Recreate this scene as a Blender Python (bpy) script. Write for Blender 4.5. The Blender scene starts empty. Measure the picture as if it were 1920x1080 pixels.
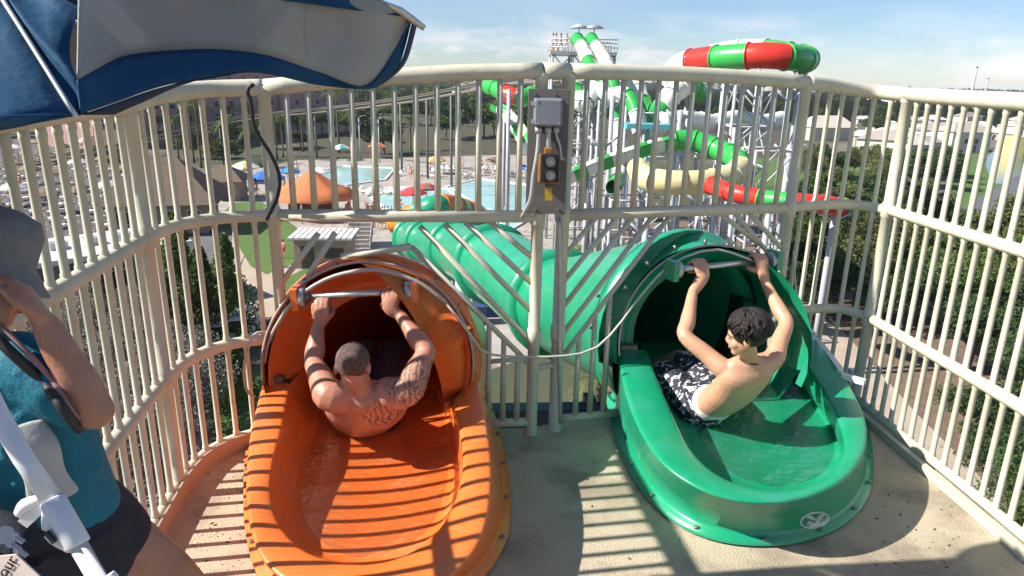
import bpy, bmesh, math, random
from mathutils import Vector, Matrix, Quaternion
from mathutils.bvhtree import BVHTree
import numpy as np
random.seed(7)
rnd = random.Random(11)
R = math.radians
scene = bpy.context.scene
col = scene.collection

# ------------------------------------------------------------------ camera
H = 2.0                      # eye height over the deck
F = 1300.0                   # focal length in pixels of a 1920 wide frame
PITCH, ROLL = R(16.7), R(1.2)
fwd = Vector((0, math.cos(PITCH), -math.sin(PITCH)))
up0 = Vector((0, math.sin(PITCH), math.cos(PITCH)))
r0 = Vector((1, 0, 0))
cright = r0 * math.cos(ROLL) + up0 * math.sin(ROLL)
cup = up0 * math.cos(ROLL) - r0 * math.sin(ROLL)
cd = bpy.data.cameras.new('camera')
cam = bpy.data.objects.new('camera', cd)
col.objects.link(cam)
cam.matrix_world = Matrix(((cright.x, cup.x, -fwd.x, 0), (cright.y, cup.y, -fwd.y, 0), (cright.z, cup.z, -fwd.z, H), (0, 0, 0, 1)))
cd.sensor_width = 36
cd.lens = 36 * F / 1920
cd.clip_start = 0.05
cd.clip_end = 20000
scene.camera = cam

# ------------------------------------------------------------------ world and sun
SUN_EL, SUN_TRAVEL = 39.0, 10.0       # degrees; the light travels towards this angle from +X
w = bpy.data.worlds.new('World')
scene.world = w
w.use_nodes = True
nt = w.node_tree
nt.nodes.clear()
wo = nt.nodes.new('ShaderNodeOutputWorld')
bg = nt.nodes.new('ShaderNodeBackground')
bg.inputs['Strength'].default_value = 0.066
sky = nt.nodes.new('ShaderNodeTexSky')
sky.sky_type = 'NISHITA'
sky.sun_disc = False
sky.sun_elevation = R(SUN_EL)
sky.sun_rotation = R(270 - SUN_TRAVEL)
sky.air_density = 1.0
sky.dust_density = 0.15
sky.ozone_density = 3.0
tc = nt.nodes.new('ShaderNodeTexCoord')
sep = nt.nodes.new('ShaderNodeSeparateXYZ')
nt.links.new(tc.outputs['Generated'], sep.inputs[0])
mp = nt.nodes.new('ShaderNodeMapping')
mp.inputs['Scale'].default_value = (1, 1, 3.2)
nt.links.new(tc.outputs['Generated'], mp.inputs[0])
cn = nt.nodes.new('ShaderNodeTexNoise')
cn.inputs['Scale'].default_value = 9.0
cn.inputs['Detail'].default_value = 8
cn.inputs['Roughness'].default_value = 0.58
nt.links.new(mp.outputs[0], cn.inputs['Vector'])
cr = nt.nodes.new('ShaderNodeMapRange')
cr.inputs['From Min'].default_value = 0.46
cr.inputs['From Max'].default_value = 0.68
nt.links.new(cn.outputs['Fac'], cr.inputs['Value'])
# cumulus only low over the horizon
band = nt.nodes.new('ShaderNodeMapRange')
band.inputs['From Min'].default_value = 0.10
band.inputs['From Max'].default_value = 0.03
nt.links.new(sep.outputs['Z'], band.inputs['Value'])
m1 = nt.nodes.new('ShaderNodeMath'); m1.operation = 'MULTIPLY'
nt.links.new(cr.outputs[0], m1.inputs[0]); nt.links.new(band.outputs[0], m1.inputs[1])
# thin cirrus higher
mp2 = nt.nodes.new('ShaderNodeMapping')
mp2.inputs['Scale'].default_value = (1, 1, 6)
mp2.inputs['Rotation'].default_value = (0, R(4), 0)
nt.links.new(tc.outputs['Generated'], mp2.inputs[0])
cn2 = nt.nodes.new('ShaderNodeTexNoise')
cn2.inputs['Scale'].default_value = 2.6
cn2.inputs['Detail'].default_value = 6
nt.links.new(mp2.outputs[0], cn2.inputs['Vector'])
cr2 = nt.nodes.new('ShaderNodeMapRange')
cr2.inputs['From Min'].default_value = 0.42
cr2.inputs['From Max'].default_value = 0.75
cr2.inputs['To Max'].default_value = 0.22
nt.links.new(cn2.outputs['Fac'], cr2.inputs['Value'])
m2 = nt.nodes.new('ShaderNodeMath'); m2.operation = 'MAXIMUM'
m3 = nt.nodes.new('ShaderNodeMath'); m3.operation = 'MULTIPLY'; m3.inputs[1].default_value = 0.8
nt.links.new(m1.outputs[0], m3.inputs[0])
nt.links.new(m3.outputs[0], m2.inputs[0]); nt.links.new(cr2.outputs[0], m2.inputs[1])
mx = nt.nodes.new('ShaderNodeMixRGB')
mx.inputs['Color2'].default_value = (9.5, 8.8, 9.2, 1)
nt.links.new(m2.outputs[0], mx.inputs['Fac'])
tint = nt.nodes.new('ShaderNodeMixRGB')
tint.blend_type = 'MULTIPLY'
tint.inputs['Fac'].default_value = 1
tint.inputs['Color2'].default_value = (0.86, 0.94, 1.10, 1)
nt.links.new(sky.outputs[0], tint.inputs['Color1'])
nt.links.new(tint.outputs[0], mx.inputs['Color1'])
nt.links.new(mx.outputs[0], bg.inputs['Color'])
nt.links.new(bg.outputs[0], wo.inputs['Surface'])

sd = bpy.data.lights.new('sun', 'SUN')
sd.energy = 5.0
sd.angle = R(0.53)
sd.color = (1.0, 0.95, 0.86)
sun = bpy.data.objects.new('sun', sd)
col.objects.link(sun)
_e, _a = R(SUN_EL), R(SUN_TRAVEL)
sun.rotation_euler = Vector((math.cos(_e) * math.cos(_a), math.cos(_e) * math.sin(_a), -math.sin(_e))).to_track_quat('-Z', 'Y').to_euler()
sun.location = (-20, -5, 25)
vs = scene.view_settings
vs.view_transform = 'Standard'
vs.look = 'None'
vs.exposure = 0.9
vs.gamma = 1.0
vs.use_curve_mapping = False
scene.cycles.max_bounces = 6
scene.cycles.diffuse_bounces = 3
scene.cycles.glossy_bounces = 3
scene.cycles.transparent_max_bounces = 6
scene.cycles.use_denoising = True

# ------------------------------------------------------------------ helpers
GZ = -14.0                           # level of the park ground

def ray(px, py):
    return fwd + cright * ((px - 960) / F) + cup * ((540 - py) / F)

def PZ(px, py, z=0.0):
    d = ray(px, py)
    return Vector((0, 0, H)) + d * ((z - H) / d.z)

def PY(px, py, Y):
    d = ray(px, py)
    return Vector((0, 0, H)) + d * (Y / d.y)

def G(px, py, z=GZ):
    return PZ(px, py, z)

def V(*a):
    return Vector(a)

def catmull(pts, n, closed=False):
    pts = [Vector(p) for p in pts]
    dense = []
    m = len(pts)
    for i in range(m if closed else m - 1):
        if closed:
            a, b, c, d = pts[i - 1], pts[i], pts[(i + 1) % m], pts[(i + 2) % m]
        else:
            a, b, c, d = pts[max(i - 1, 0)], pts[i], pts[i + 1], pts[min(i + 2, m - 1)]
        for k in range(14):
            t = k / 14
            dense.append(0.5 * ((2 * b) + (c - a) * t + (2 * a - 5 * b + 4 * c - d) * t * t + (3 * b - a - 3 * c + d) * t ** 3))
    dense.append(pts[0] if closed else pts[-1])
    L = [0]
    for i in range(1, len(dense)):
        L.append(L[-1] + (dense[i] - dense[i - 1]).length)
    out = []
    j = 0
    cnt = n if closed else n - 1
    for k in range(n):
        s = L[-1] * k / cnt
        while j < len(L) - 2 and L[j + 1] < s:
            j += 1
        t = (s - L[j]) / max(L[j + 1] - L[j], 1e-9)
        out.append(dense[j].lerp(dense[j + 1], t))
    return out

class MB:
    def __init__(s):
        s.v = []; s.f = []; s.sm = []; s.mi = []; s.cur = 0
    def add(s, vs, fs, smooth=False):
        b = len(s.v)
        s.v += [tuple(x) for x in vs]
        for f in fs:
            s.f.append([b + i for i in f]); s.sm.append(smooth); s.mi.append(s.cur)
        return s
    def box(s, c, d, rz=0, M=None):
        x, y, z = d[0] / 2, d[1] / 2, d[2] / 2
        vs = [Vector((i * x, j * y, k * z)) for k in (-1, 1) for j in (-1, 1) for i in (-1, 1)]
        m = M if M is not None else Matrix.Rotation(rz, 3, 'Z')
        vs = [m @ v + Vector(c) for v in vs]
        return s.add(vs, [(0, 2, 3, 1), (4, 5, 7, 6), (0, 1, 5, 4), (2, 6, 7, 3), (0, 4, 6, 2), (1, 3, 7, 5)])
    def bar(s, a, b, w, h=None):
        a, b = Vector(a), Vector(b)
        h = h or w
        d = (b - a)
        L = d.length
        q = d.to_track_quat('Z', 'Y').to_matrix()
        return s.box((a + b) / 2, (w, h, L), M=q)
    def tube(s, path, r, n=10, caps=True, smooth=True, closed=False, squash=None):
        path = [Vector(p) for p in path]
        m = len(path)
        rr = r if isinstance(r, (list, tuple)) else [r] * m
        vs = []
        nrm = None
        for i in range(m):
            if closed:
                t = (path[(i + 1) % m] - path[i - 1]).normalized()
            else:
                t = (path[min(i + 1, m - 1)] - path[max(i - 1, 0)]).normalized()
            if nrm is None:
                ref = Vector((0, 0, 1)) if abs(t.z) < 0.9 else Vector((0, 1, 0))
                nrm = (ref - t * ref.dot(t)).normalized()
            else:
                nrm = (nrm - t * nrm.dot(t)).normalized()
            bn = t.cross(nrm)
            for k in range(n):
                a = 2 * math.pi * k / n
                vs.append(path[i] + (nrm * math.cos(a) + bn * math.sin(a)) * rr[i])
        fs = []
        for i in range(m if closed else m - 1):
            for k in range(n):
                i2 = (i + 1) % m
                fs.append((i * n + k, i * n + (k + 1) % n, i2 * n + (k + 1) % n, i2 * n + k))
        b = len(s.v)
        s.add(vs, fs, smooth)
        if caps and not closed:
            s.f.append([b + k for k in range(n)][::-1]); s.sm.append(False); s.mi.append(s.cur)
            s.f.append([b + (m - 1) * n + k for k in range(n)]); s.sm.append(False); s.mi.append(s.cur)
        return s
    def rings(s, rings, closed=True, smooth=True, cap0=False, cap1=False):
        n = len(rings[0])
        vs = [p for r in rings for p in r]
        fs = []
        for i in range(len(rings) - 1):
            for k in range(n if closed else n - 1):
                fs.append((i * n + k, i * n + (k + 1) % n, (i + 1) * n + (k + 1) % n, (i + 1) * n + k))
        b = len(s.v)
        s.add(vs, fs, smooth)
        if cap0:
            s.f.append([b + k for k in range(n)][::-1]); s.sm.append(False); s.mi.append(s.cur)
        if cap1:
            s.f.append([b + (len(rings) - 1) * n + k for k in range(n)]); s.sm.append(False); s.mi.append(s.cur)
        return s
    def ell(s, c, r, M=None, nu=16, nv=10):
        m = M or Matrix.Identity(3)
        vs = []
        for j in range(nv + 1):
            th = math.pi * j / nv
            for i in range(nu):
                a = 2 * math.pi * i / nu
                vs.append(Vector(c) + m @ Vector((r[0] * math.sin(th) * math.cos(a), r[1] * math.sin(th) * math.sin(a), r[2] * math.cos(th))))
        fs = [(j * nu + i, (j + 1) * nu + i, (j + 1) * nu + (i + 1) % nu, j * nu + (i + 1) % nu) for j in range(nv) for i in range(nu)]
        return s.add(vs, fs, True)
    def mesh(s, name):
        me = bpy.data.meshes.new(name)
        me.from_pydata(s.v, [], s.f)
        me.polygons.foreach_set('use_smooth', s.sm)
        me.polygons.foreach_set('material_index', s.mi)
        me.update()
        return me
    def build(s, name, mats, parent=None):
        me = s.mesh(name)
        for m in (mats if isinstance(mats, (list, tuple)) else [mats]):
            me.materials.append(m)
        return link(name, me, parent)

def link(name, me, parent=None, mat=None):
    o = bpy.data.objects.new(name, me)
    col.objects.link(o)
    if mat is not None:
        me.materials.clear(); me.materials.append(mat)
    if parent is not None:
        o.parent = parent
    return o

def tag(o, label=None, cat=None, group=None, kind=None):
    if label: o['label'] = label
    if cat: o['category'] = cat
    if group: o['group'] = group
    if kind: o['kind'] = kind
    return o

def empty(name, loc=(0, 0, 0), rz=0, label=None, cat=None, group=None):
    o = bpy.data.objects.new(name, None)
    o.empty_display_size = 0.1
    col.objects.link(o)
    o.location = loc
    o.rotation_euler = (0, 0, rz)
    return tag(o, label, cat, group)

def copy_tree(o, parent=None):
    c = o.copy()
    col.objects.link(c)
    c.parent = parent
    for ch in list(o.children):
        copy_tree(ch, c)
    return c

def poly_sheet(pts, z, name, mat, thick=None):
    """a flat area on the ground (or a slab when THICK is given)"""
    b = MB()
    top = [Vector((p[0], p[1], z)) for p in pts]
    n = len(top)
    b.add(top, [tuple(range(n))])
    if thick:
        bot = [Vector((p[0], p[1], z - thick)) for p in pts]
        b.rings([top, bot], smooth=False)
        b.add(bot, [tuple(range(n))[::-1]])
    o = b.build(name, mat)
    tag(o, kind='structure')
    return o

# ------------------------------------------------------------------ materials
def mat(name, c, rough=0.6, metal=0.0, c2=None, scale=5.0, detail=4, bump=0.0, bscale=None, lo=0.35, hi=0.65, c3=None, scale3=1.0, lo3=0.5, hi3=0.7, coat=0.0, spec=0.5, stretch=None):
    m = bpy.data.materials.new(name)
    m.use_nodes = True
    t = m.node_tree
    p = t.nodes['Principled BSDF']
    p.inputs['Base Color'].default_value = (*c, 1)
    p.inputs['Roughness'].default_value = rough
    p.inputs['Metallic'].default_value = metal
    p.inputs['Coat Weight'].default_value = coat
    p.inputs['Specular IOR Level'].default_value = spec
    co = t.nodes.new('ShaderNodeNewGeometry')
    src = co.outputs['Position']
    if stretch:
        mm = t.nodes.new('ShaderNodeMapping')
        mm.inputs['Scale'].default_value = stretch
        t.links.new(src, mm.inputs[0])
        src = mm.outputs[0]
    last = None
    def noise(sc, de=4):
        n = t.nodes.new('ShaderNodeTexNoise')
        n.inputs['Scale'].default_value = sc
        n.inputs['Detail'].default_value = de
        n.inputs['Roughness'].default_value = 0.6
        t.links.new(src, n.inputs['Vector'])
        return n.outputs['Fac']
    def rng(f, a, b):
        r = t.nodes.new('ShaderNodeMapRange')
        r.inputs['From Min'].default_value = a
        r.inputs['From Max'].default_value = b
        t.links.new(f, r.inputs['Value'])
        return r.outputs[0]
    if c2 is not None:
        f = rng(noise(scale, detail), lo, hi)
        x = t.nodes.new('ShaderNodeMixRGB')
        x.inputs['Color1'].default_value = (*c, 1)
        x.inputs['Color2'].default_value = (*c2, 1)
        t.links.new(f, x.inputs['Fac'])
        last = x.outputs[0]
    if c3 is not None:
        f = rng(noise(scale3, 6), lo3, hi3)
        x = t.nodes.new('ShaderNodeMixRGB')
        if last is not None:
            t.links.new(last, x.inputs['Color1'])
        else:
            x.inputs['Color1'].default_value = (*c, 1)
        x.inputs['Color2'].default_value = (*c3, 1)
        t.links.new(f, x.inputs['Fac'])
        last = x.outputs[0]
    if last is not None:
        t.links.new(last, p.inputs['Base Color'])
    if bump:
        b = t.nodes.new('ShaderNodeBump')
        b.inputs['Strength'].default_value = bump
        b.inputs['Distance'].default_value = 0.02
        t.links.new(noise(bscale or scale * 3, 5), b.inputs['Height'])
        t.links.new(b.outputs[0], p.inputs['Normal'])
    return m

def objvar(m, amt=0.25):
    """every object sharing the material gets its own lightness"""
    t = m.node_tree
    p = t.nodes['Principled BSDF']
    oi = t.nodes.new('ShaderNodeObjectInfo')
    r = t.nodes.new('ShaderNodeMapRange')
    r.inputs['To Min'].default_value = 1 - amt
    r.inputs['To Max'].default_value = 1 + amt
    t.links.new(oi.outputs['Random'], r.inputs['Value'])
    h = t.nodes.new('ShaderNodeHueSaturation')
    s = p.inputs['Base Color']
    if s.is_linked:
        t.links.new(s.links[0].from_socket, h.inputs['Color'])
    else:
        h.inputs['Color'].default_value = s.default_value
    t.links.new(r.outputs[0], h.inputs['Value'])
    t.links.new(h.outputs[0], s)
    return m

def foliage(name, c, c2, var=0.35, trans=0.3):
    m = mat(name, c, 0.6, c2=c2, scale=0.8, spec=0.25)
    m = objvar(m, var)
    t = m.node_tree
    p = t.nodes['Principled BSDF']
    tr = t.nodes.new('ShaderNodeBsdfTranslucent')
    s = p.inputs['Base Color']
    t.links.new(s.links[0].from_socket, tr.inputs['Color'])
    ms = t.nodes.new('ShaderNodeMixShader')
    ms.inputs[0].default_value = trans
    out = t.nodes['Material Output']
    t.links.new(p.outputs[0], ms.inputs[1])
    t.links.new(tr.outputs[0], ms.inputs[2])
    t.links.new(ms.outputs[0], out.inputs['Surface'])
    return m

M = {}
M['rail'] = mat('rail_paint', (0.58, 0.55, 0.42), 0.62, c2=(0.51, 0.48, 0.37), scale=9, c3=(0.36, 0.28, 0.19), scale3=22, lo3=0.64, hi3=0.74, bump=0.06, bscale=60)
M['rail_grey'] = mat('weathered_rail_paint', (0.47, 0.44, 0.37), 0.55, c2=(0.37, 0.34, 0.29), scale=12, c3=(0.25, 0.2, 0.15), scale3=24, lo3=0.64, hi3=0.72, bump=0.15, bscale=40)
M['deck'] = mat('deck_coating', (0.57, 0.48, 0.34), 0.75, c2=(0.51, 0.43, 0.305), scale=3, c3=(0.33, 0.27, 0.20), scale3=1.8, lo3=0.5, hi3=0.62, bump=0.7, bscale=120)
M['kick'] = mat('kick_plate_paint', (0.40, 0.33, 0.27), 0.7, c2=(0.40, 0.30, 0.22), scale=8, bump=0.2, bscale=60)
M['orange'] = mat('orange_fibreglass', (0.83, 0.185, 0.035), 0.3, c2=(0.78, 0.165, 0.03), scale=4, c3=(0.66, 0.22, 0.075), scale3=6, lo3=0.48, hi3=0.72, bump=0.04, bscale=30, coat=0.15)
M['green'] = mat('green_fibreglass', (0.008, 0.27, 0.125), 0.3, c2=(0.012, 0.31, 0.155), scale=3, c3=(0.035, 0.29, 0.19), scale3=6, lo3=0.48, hi3=0.72, bump=0.04, bscale=30, coat=0.15)
M['black'] = mat('black_rubber', (0.02, 0.02, 0.02), 0.6)
M['steel'] = mat('brushed_steel', (0.62, 0.62, 0.60), 0.32, metal=0.85, c2=(0.5, 0.5, 0.5), scale=40)
M['galv'] = mat('galvanised_steel', (0.50, 0.51, 0.52), 0.45, metal=0.5, c2=(0.42, 0.43, 0.44), scale=14)
M['bolt'] = mat('bolt_metal', (0.25, 0.23, 0.2), 0.4, metal=0.7)
M['white'] = mat('white_plastic', (0.78, 0.77, 0.74), 0.4, c2=(0.7, 0.69, 0.66), scale=20)
M['hose'] = mat('hose_white', (0.50, 0.49, 0.44), 0.45)
M['cable'] = mat('cable_grey', (0.40, 0.37, 0.34), 0.5)
M['board'] = mat('grey_backing_board', (0.16, 0.145, 0.13), 0.7, c2=(0.12, 0.11, 0.1), scale=10)
M['ebox'] = mat('electrical_box_grey', (0.23, 0.24, 0.27), 0.5, c2=(0.20, 0.21, 0.24), scale=12)
M['amber'] = mat('amber_housing', (0.36, 0.17, 0.03), 0.5, c2=(0.26, 0.11, 0.02), scale=20)
M['lens'] = mat('unlit_lens', (0.42, 0.42, 0.38), 0.15, c2=(0.3, 0.3, 0.27), scale=60)
M['navy_beam'] = mat('navy_beam_paint', (0.03, 0.05, 0.12), 0.5)
M['water_film'] = mat('water', (0.05, 0.25, 0.2), 0.05)
# ------------------------------------------------------------------ deck
FL = [V(-1.36, 0.6, 0), V(-1.43, 1.6, 0), V(-1.62, 2.98, 0)]             # left panel
ARC_L = catmull([V(-1.62, 2.98, 0), V(-1.61, 3.26, 0), V(-1.48, 3.46, 0), V(-1.25, 3.56, 0)], 8)
PB = V(-1.25, 3.56, 0)
PC1, PC2 = V(0.13, 3.68, 0), V(0.27, 3.74, 0)
PCr = V(1.66, 4.14, 0)
ARC_R = catmull([V(1.66, 4.14, 0), V(1.95, 4.27, 0), V(2.14, 4.28, 0), V(2.24, 4.12, 0)], 8)
PD = V(2.24, 4.12, 0)
FR = [V(2.24, 4.12, 0), V(2.33, 2.9, 0), V(2.38, 1.6, 0), V(2.40, 0.6, 0)]

plan = FL + ARC_L[1:] + [PC1, PC2, PCr] + ARC_R[1:] + FR[1:]
cx = V(0.4, 2.0, 0)
edge = [p + (p - cx).normalized() * 0.07 for p in plan]
edge = [V(-1.5, -1.2, 0)] + edge + [V(2.5, -1.2, 0)]
deck = poly_sheet(edge, 0.0, 'deck_floor', M['deck'], 0.12)

# kick plates along the left wall and the right wall
def strip(path, off, z0, z1, th, name, m, parent=None, kind=None):
    b = MB()
    n = len(path)
    ins = []
    for i in range(n):
        t = (path[min(i + 1, n - 1)] - path[max(i - 1, 0)]).normalized()
        ins.append(V(t.y, -t.x, 0))
    a = [path[i] + ins[i] * off for i in range(n)]
    c = [path[i] + ins[i] * (off + th) for i in range(n)]
    rows = [[p + V(0, 0, z0) for p in a], [p + V(0, 0, z1) for p in a], [p + V(0, 0, z1) for p in c], [p + V(0, 0, z0) for p in c]]
    b.rings([[r[i] for r in rows] for i in range(n)], closed=True, smooth=False, cap0=True, cap1=True)
    o = b.build(name, m, parent)
    if kind: o['kind'] = kind
    return o

# ------------------------------------------------------------------ fences
ZM1, ZM2, ZB = 1.30, 0.62, 0.07
def ztop(p):
    if p.x < -1.24:
        return float(np.interp(p.y, [0.6, 2.98, 3.56], [1.85, 1.87, 1.94]))
    return float(np.interp(p.x, [-1.62, -1.38, -1.25, -0.85, -0.3, 0.2, 0.9, 1.4, 1.8, 2.1, 2.24, 2.4], [1.85, 1.83, 1.94, 1.985, 2.03, 2.05, 2.05, 2.035, 2.01, 1.98, 1.965, 1.93]))

def seg_points(path, step):
    """points evenly spaced along a plan polyline, ends left out"""
    L = sum((path[i + 1] - path[i]).length for i in range(len(path) - 1))
    n = max(2, int(round(L / step)) + 1)
    return catmull(path, n)[1:-1] if len(path) > 2 else [path[0].lerp(path[1], k / (n - 1)) for k in range(1, n - 1)]

bar_cache = {}
def bar_obj(p, z0, z1, parent, r=0.0145, name='bar', m=None):
    key = (round(z1 - z0, 2), r)
    if key not in bar_cache:
        b = MB()
        hh = z1 - z0
        zs, rs = [0.0], [r * 1.25]
        def weld(z):                      # bead where the bar meets a rail
            for dz, k in ((-.046, 1), (-.040, 1.22), (.040, 1.22), (.046, 1)):
                if 0 < z + dz < hh:
                    zs.append(z + dz); rs.append(r * k)
        if hh > 1.5:
            weld(0.0); weld(ZM2 - z0); weld(ZM1 - z0); weld(hh)
        zs.append(hh); rs.append(r)
        b.tube([V(0, 0, z) for z in zs], rs, 8)
        me = b.mesh('bar')
        me.materials.append(M['rail'])
        bar_cache[key] = me
    o = link(name, bar_cache[key], parent)
    o.location = (p.x, p.y, z0)
    return o

def rail_obj(path, zf, r, parent, name='rail', n=10):
    b = MB()
    b.tube([V(p.x, p.y, zf(p) if callable(zf) else zf) for p in path], r, n)
    return b.build(name, M['rail'], parent)

def dense(path, n=24):
    return catmull(path, n)

lf = empty('railing_panel', (-1.5, 1.9, 0), 0, 'straight barred railing panel beside the lifeguard on the left of the deck', 'railing', 'railing panels round the slide deck')
la = empty('railing_panel', (-1.5, 3.3, 0), 0, 'curved barred railing panel left of the orange slide mouth', 'railing', 'railing panels round the slide deck')
lg = empty('gate_railing', (-0.5, 3.55, 0), 0, 'railing panel with diagonal bars over the orange slide mouth', 'railing', 'railing panels round the slide deck')
rg = empty('gate_railing', (0.9, 3.9, 0), 0, 'railing panel with diagonal bars over the green slide mouth', 'railing', 'railing panels round the slide deck')
ra = empty('railing_panel', (2.0, 4.2, 0), 0, 'curved barred railing panel right of the green slide mouth', 'railing', 'railing panels round the slide deck')
rf = empty('railing_panel', (2.3, 2.4, 0), 0, 'long sunlit cream railing panel along the right side of the deck', 'railing', 'railing panels round the slide deck')
for e in (lf, la, lg, rg, ra, rf):
    e.location = (0, 0, 0)

for par, path, first, last in ((lf, FL, False, True), (la, ARC_L, False, True), (ra, ARC_R, True, True), (rf, FR, False, False)):
    step = 0.102 if par in (lf, la) else 0.096
    pts = seg_points(path, step)
    dp = dense(path, 30)
    for p in pts:
        bar_obj(p, ZB, ztop(p) - 0.02, par)
    rail_obj(dp, ztop, 0.041, par, 'top_rail', 12)
    rail_obj(dp, ZM1, 0.031, par, 'middle_rail')
    rail_obj(dp, ZM2, 0.031, par, 'middle_rail')
    rail_obj(dp, ZB, 0.026, par, 'bottom_rail')
    for flag, p in ((first, path[0]), (last, path[-1])):
        if flag:
            bar_obj(p, -0.02, ztop(p), par, 0.033, 'post')
# the centre panels
def on_plane(px, py, a, b):
    d = ray(px, py)
    n = V((b - a).y, -(b - a).x, 0)
    t = n.dot(a - V(0, 0, H)) / n.dot(d)
    return V(0, 0, H) + d * t
for par, a, b in ((lg, PB, PC1), (rg, PC2, PCr)):
    for p in seg_points([a, b], 0.107):
        bar_obj(p, ZM1, ztop(p) - 0.02, par)
    rail_obj([a.lerp(b, k / 12) for k in range(13)], ztop, 0.040, par, 'top_rail', 12)
    rail_obj([a, b], ZM1, 0.033, par, 'middle_rail')
bar_obj(PC1, -0.02, ztop(PC1), lg, 0.033, 'post')
bar_obj(PC2, -0.02, ztop(PC2), rg, 0.036, 'post')
b = MB(); b.tube([PC1 + V(0, 0, ztop(PC1)), PC2 + V(0, 0, ztop(PC2))], 0.041, 12); b.build('top_rail', M['rail'], rg)
for z in (1.42, 0.42):
    b = MB(); b.tube([PC1 + V(0, 0, z), PC2 + V(0, 0, z)], 0.02, 8); b.build('link_rail', M['rail'], rg)
def diag(par, a, b, q0, q1, r=0.0155):
    m = MB()
    m.tube([on_plane(*q0, a, b), on_plane(*q1, a, b)], r, 8)
    m.build('diagonal_bar', M['rail'], par)
for q0, q1 in (((917, 415), (1003, 487)), ((873, 417), (1003, 537)), ((833, 420), (1003, 590)), ((787, 424), (1003, 650)),
               ((771, 462), (1003, 693)), ((597, 438), (517, 545)), ((628, 436), (534, 590))):
    diag(lg, PB, PC1, q0, q1)
diag(lg, PB, PC1, (640, 482), (771, 462), 0.02)
diag(lg, PB, PC1, (915, 678), (1003, 672), 0.015)
for q0, q1 in (((1120, 405), (1050, 490)), ((1160, 403), (1050, 536)), ((1190, 402), (1050, 583)), ((1228, 400), (1050, 632)),
               ((1260, 400), (1052, 672)), ((1400, 395), (1470, 470)), ((1375, 396), (1470, 510)), ((1345, 396), (1420, 455))):
    diag(rg, PC2, PCr, q0, q1)
def under(px, py, d0, d1, a, b):
    foot = on_plane(px, py, a, b)
    u, v = on_plane(*d0, a, b), on_plane(*d1, a, b)
    t = (foot.x - u.x) / (v.x - u.x)
    return foot, u.z + (v.z - u.z) * t
for x in (915, 942, 968):
    p, zt_ = under(x, 792, (771, 462), (1003, 693), PB, PC1)
    bar_obj(p, ZB, zt_, lg)
for x in (1078, 1105, 1130):
    p, zt_ = under(x, 780, (1260, 400), (1052, 672), PC2, PCr)
    bar_obj(p, ZB, zt_, rg)
diag(lg, PB, PC1, (905, 795), (1003, 790), 0.026)
diag(rg, PC2, PCr, (1050, 785), (1160, 775), 0.026)

# kick plate, sunk edge coping
kl = strip(dense(FL, 20) + ARC_L[1:], 0.03, 0.003, 0.095, 0.008, 'kick_plate', M['kick'])
tag(kl, 'pinkish kick plate along the foot of the curved left railing', 'kick plate')
kr = strip(dense(FR, 20), 0.03, 0.003, 0.05, 0.03, 'edge_trim', M['rail'])
tag(kr, 'cream edge trim along the foot of the right railing', 'trim')

# steel of the tower under the deck
tw = empty('slide_tower_frame', (0, 0, 0), 0, 'navy steel frame carrying the deck and the slide mouths', 'steel frame')
for a, c, wd in ((V(-1.4, 4.6, -0.45), V(2.4, 4.9, -0.45), 0.22), (V(-0.3, 3.4, -0.25), V(-0.3, 4.9, -0.42), 0.14), (V(0.62, 3.6, -0.22), V(0.62, 5.0, -0.42), 0.14),
                 (V(-1.4, 3.2, -0.3), V(2.3, 3.2, -0.3), 0.2), (V(-1.4, 0, -0.3), V(2.4, 0, -0.3), 0.2)):
    b = MB(); b.bar(a, c, wd * 0.6, wd); b.build('beam', M['navy_beam'], tw)
for x, y in ((-1.35, 4.6), (2.35, 4.9), (-1.35, 0), (2.35, 0), (0.62, 4.7)):
    b = MB(); b.bar(V(x, y, -0.42), V(x, y, GZ), 0.22); b.build('column', M['navy_beam'], tw)

# ------------------------------------------------------------------ slide tubs
def offset_in(c, d, z):
    cen = sum(c, V(0, 0, 0)) / len(c)
    out = []
    for p in c:
        v = V(cen.x - p.x, cen.y - p.y, 0).normalized()
        out.append(V(p.x + v.x * d, p.y + v.y * d, z))
    return out

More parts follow.
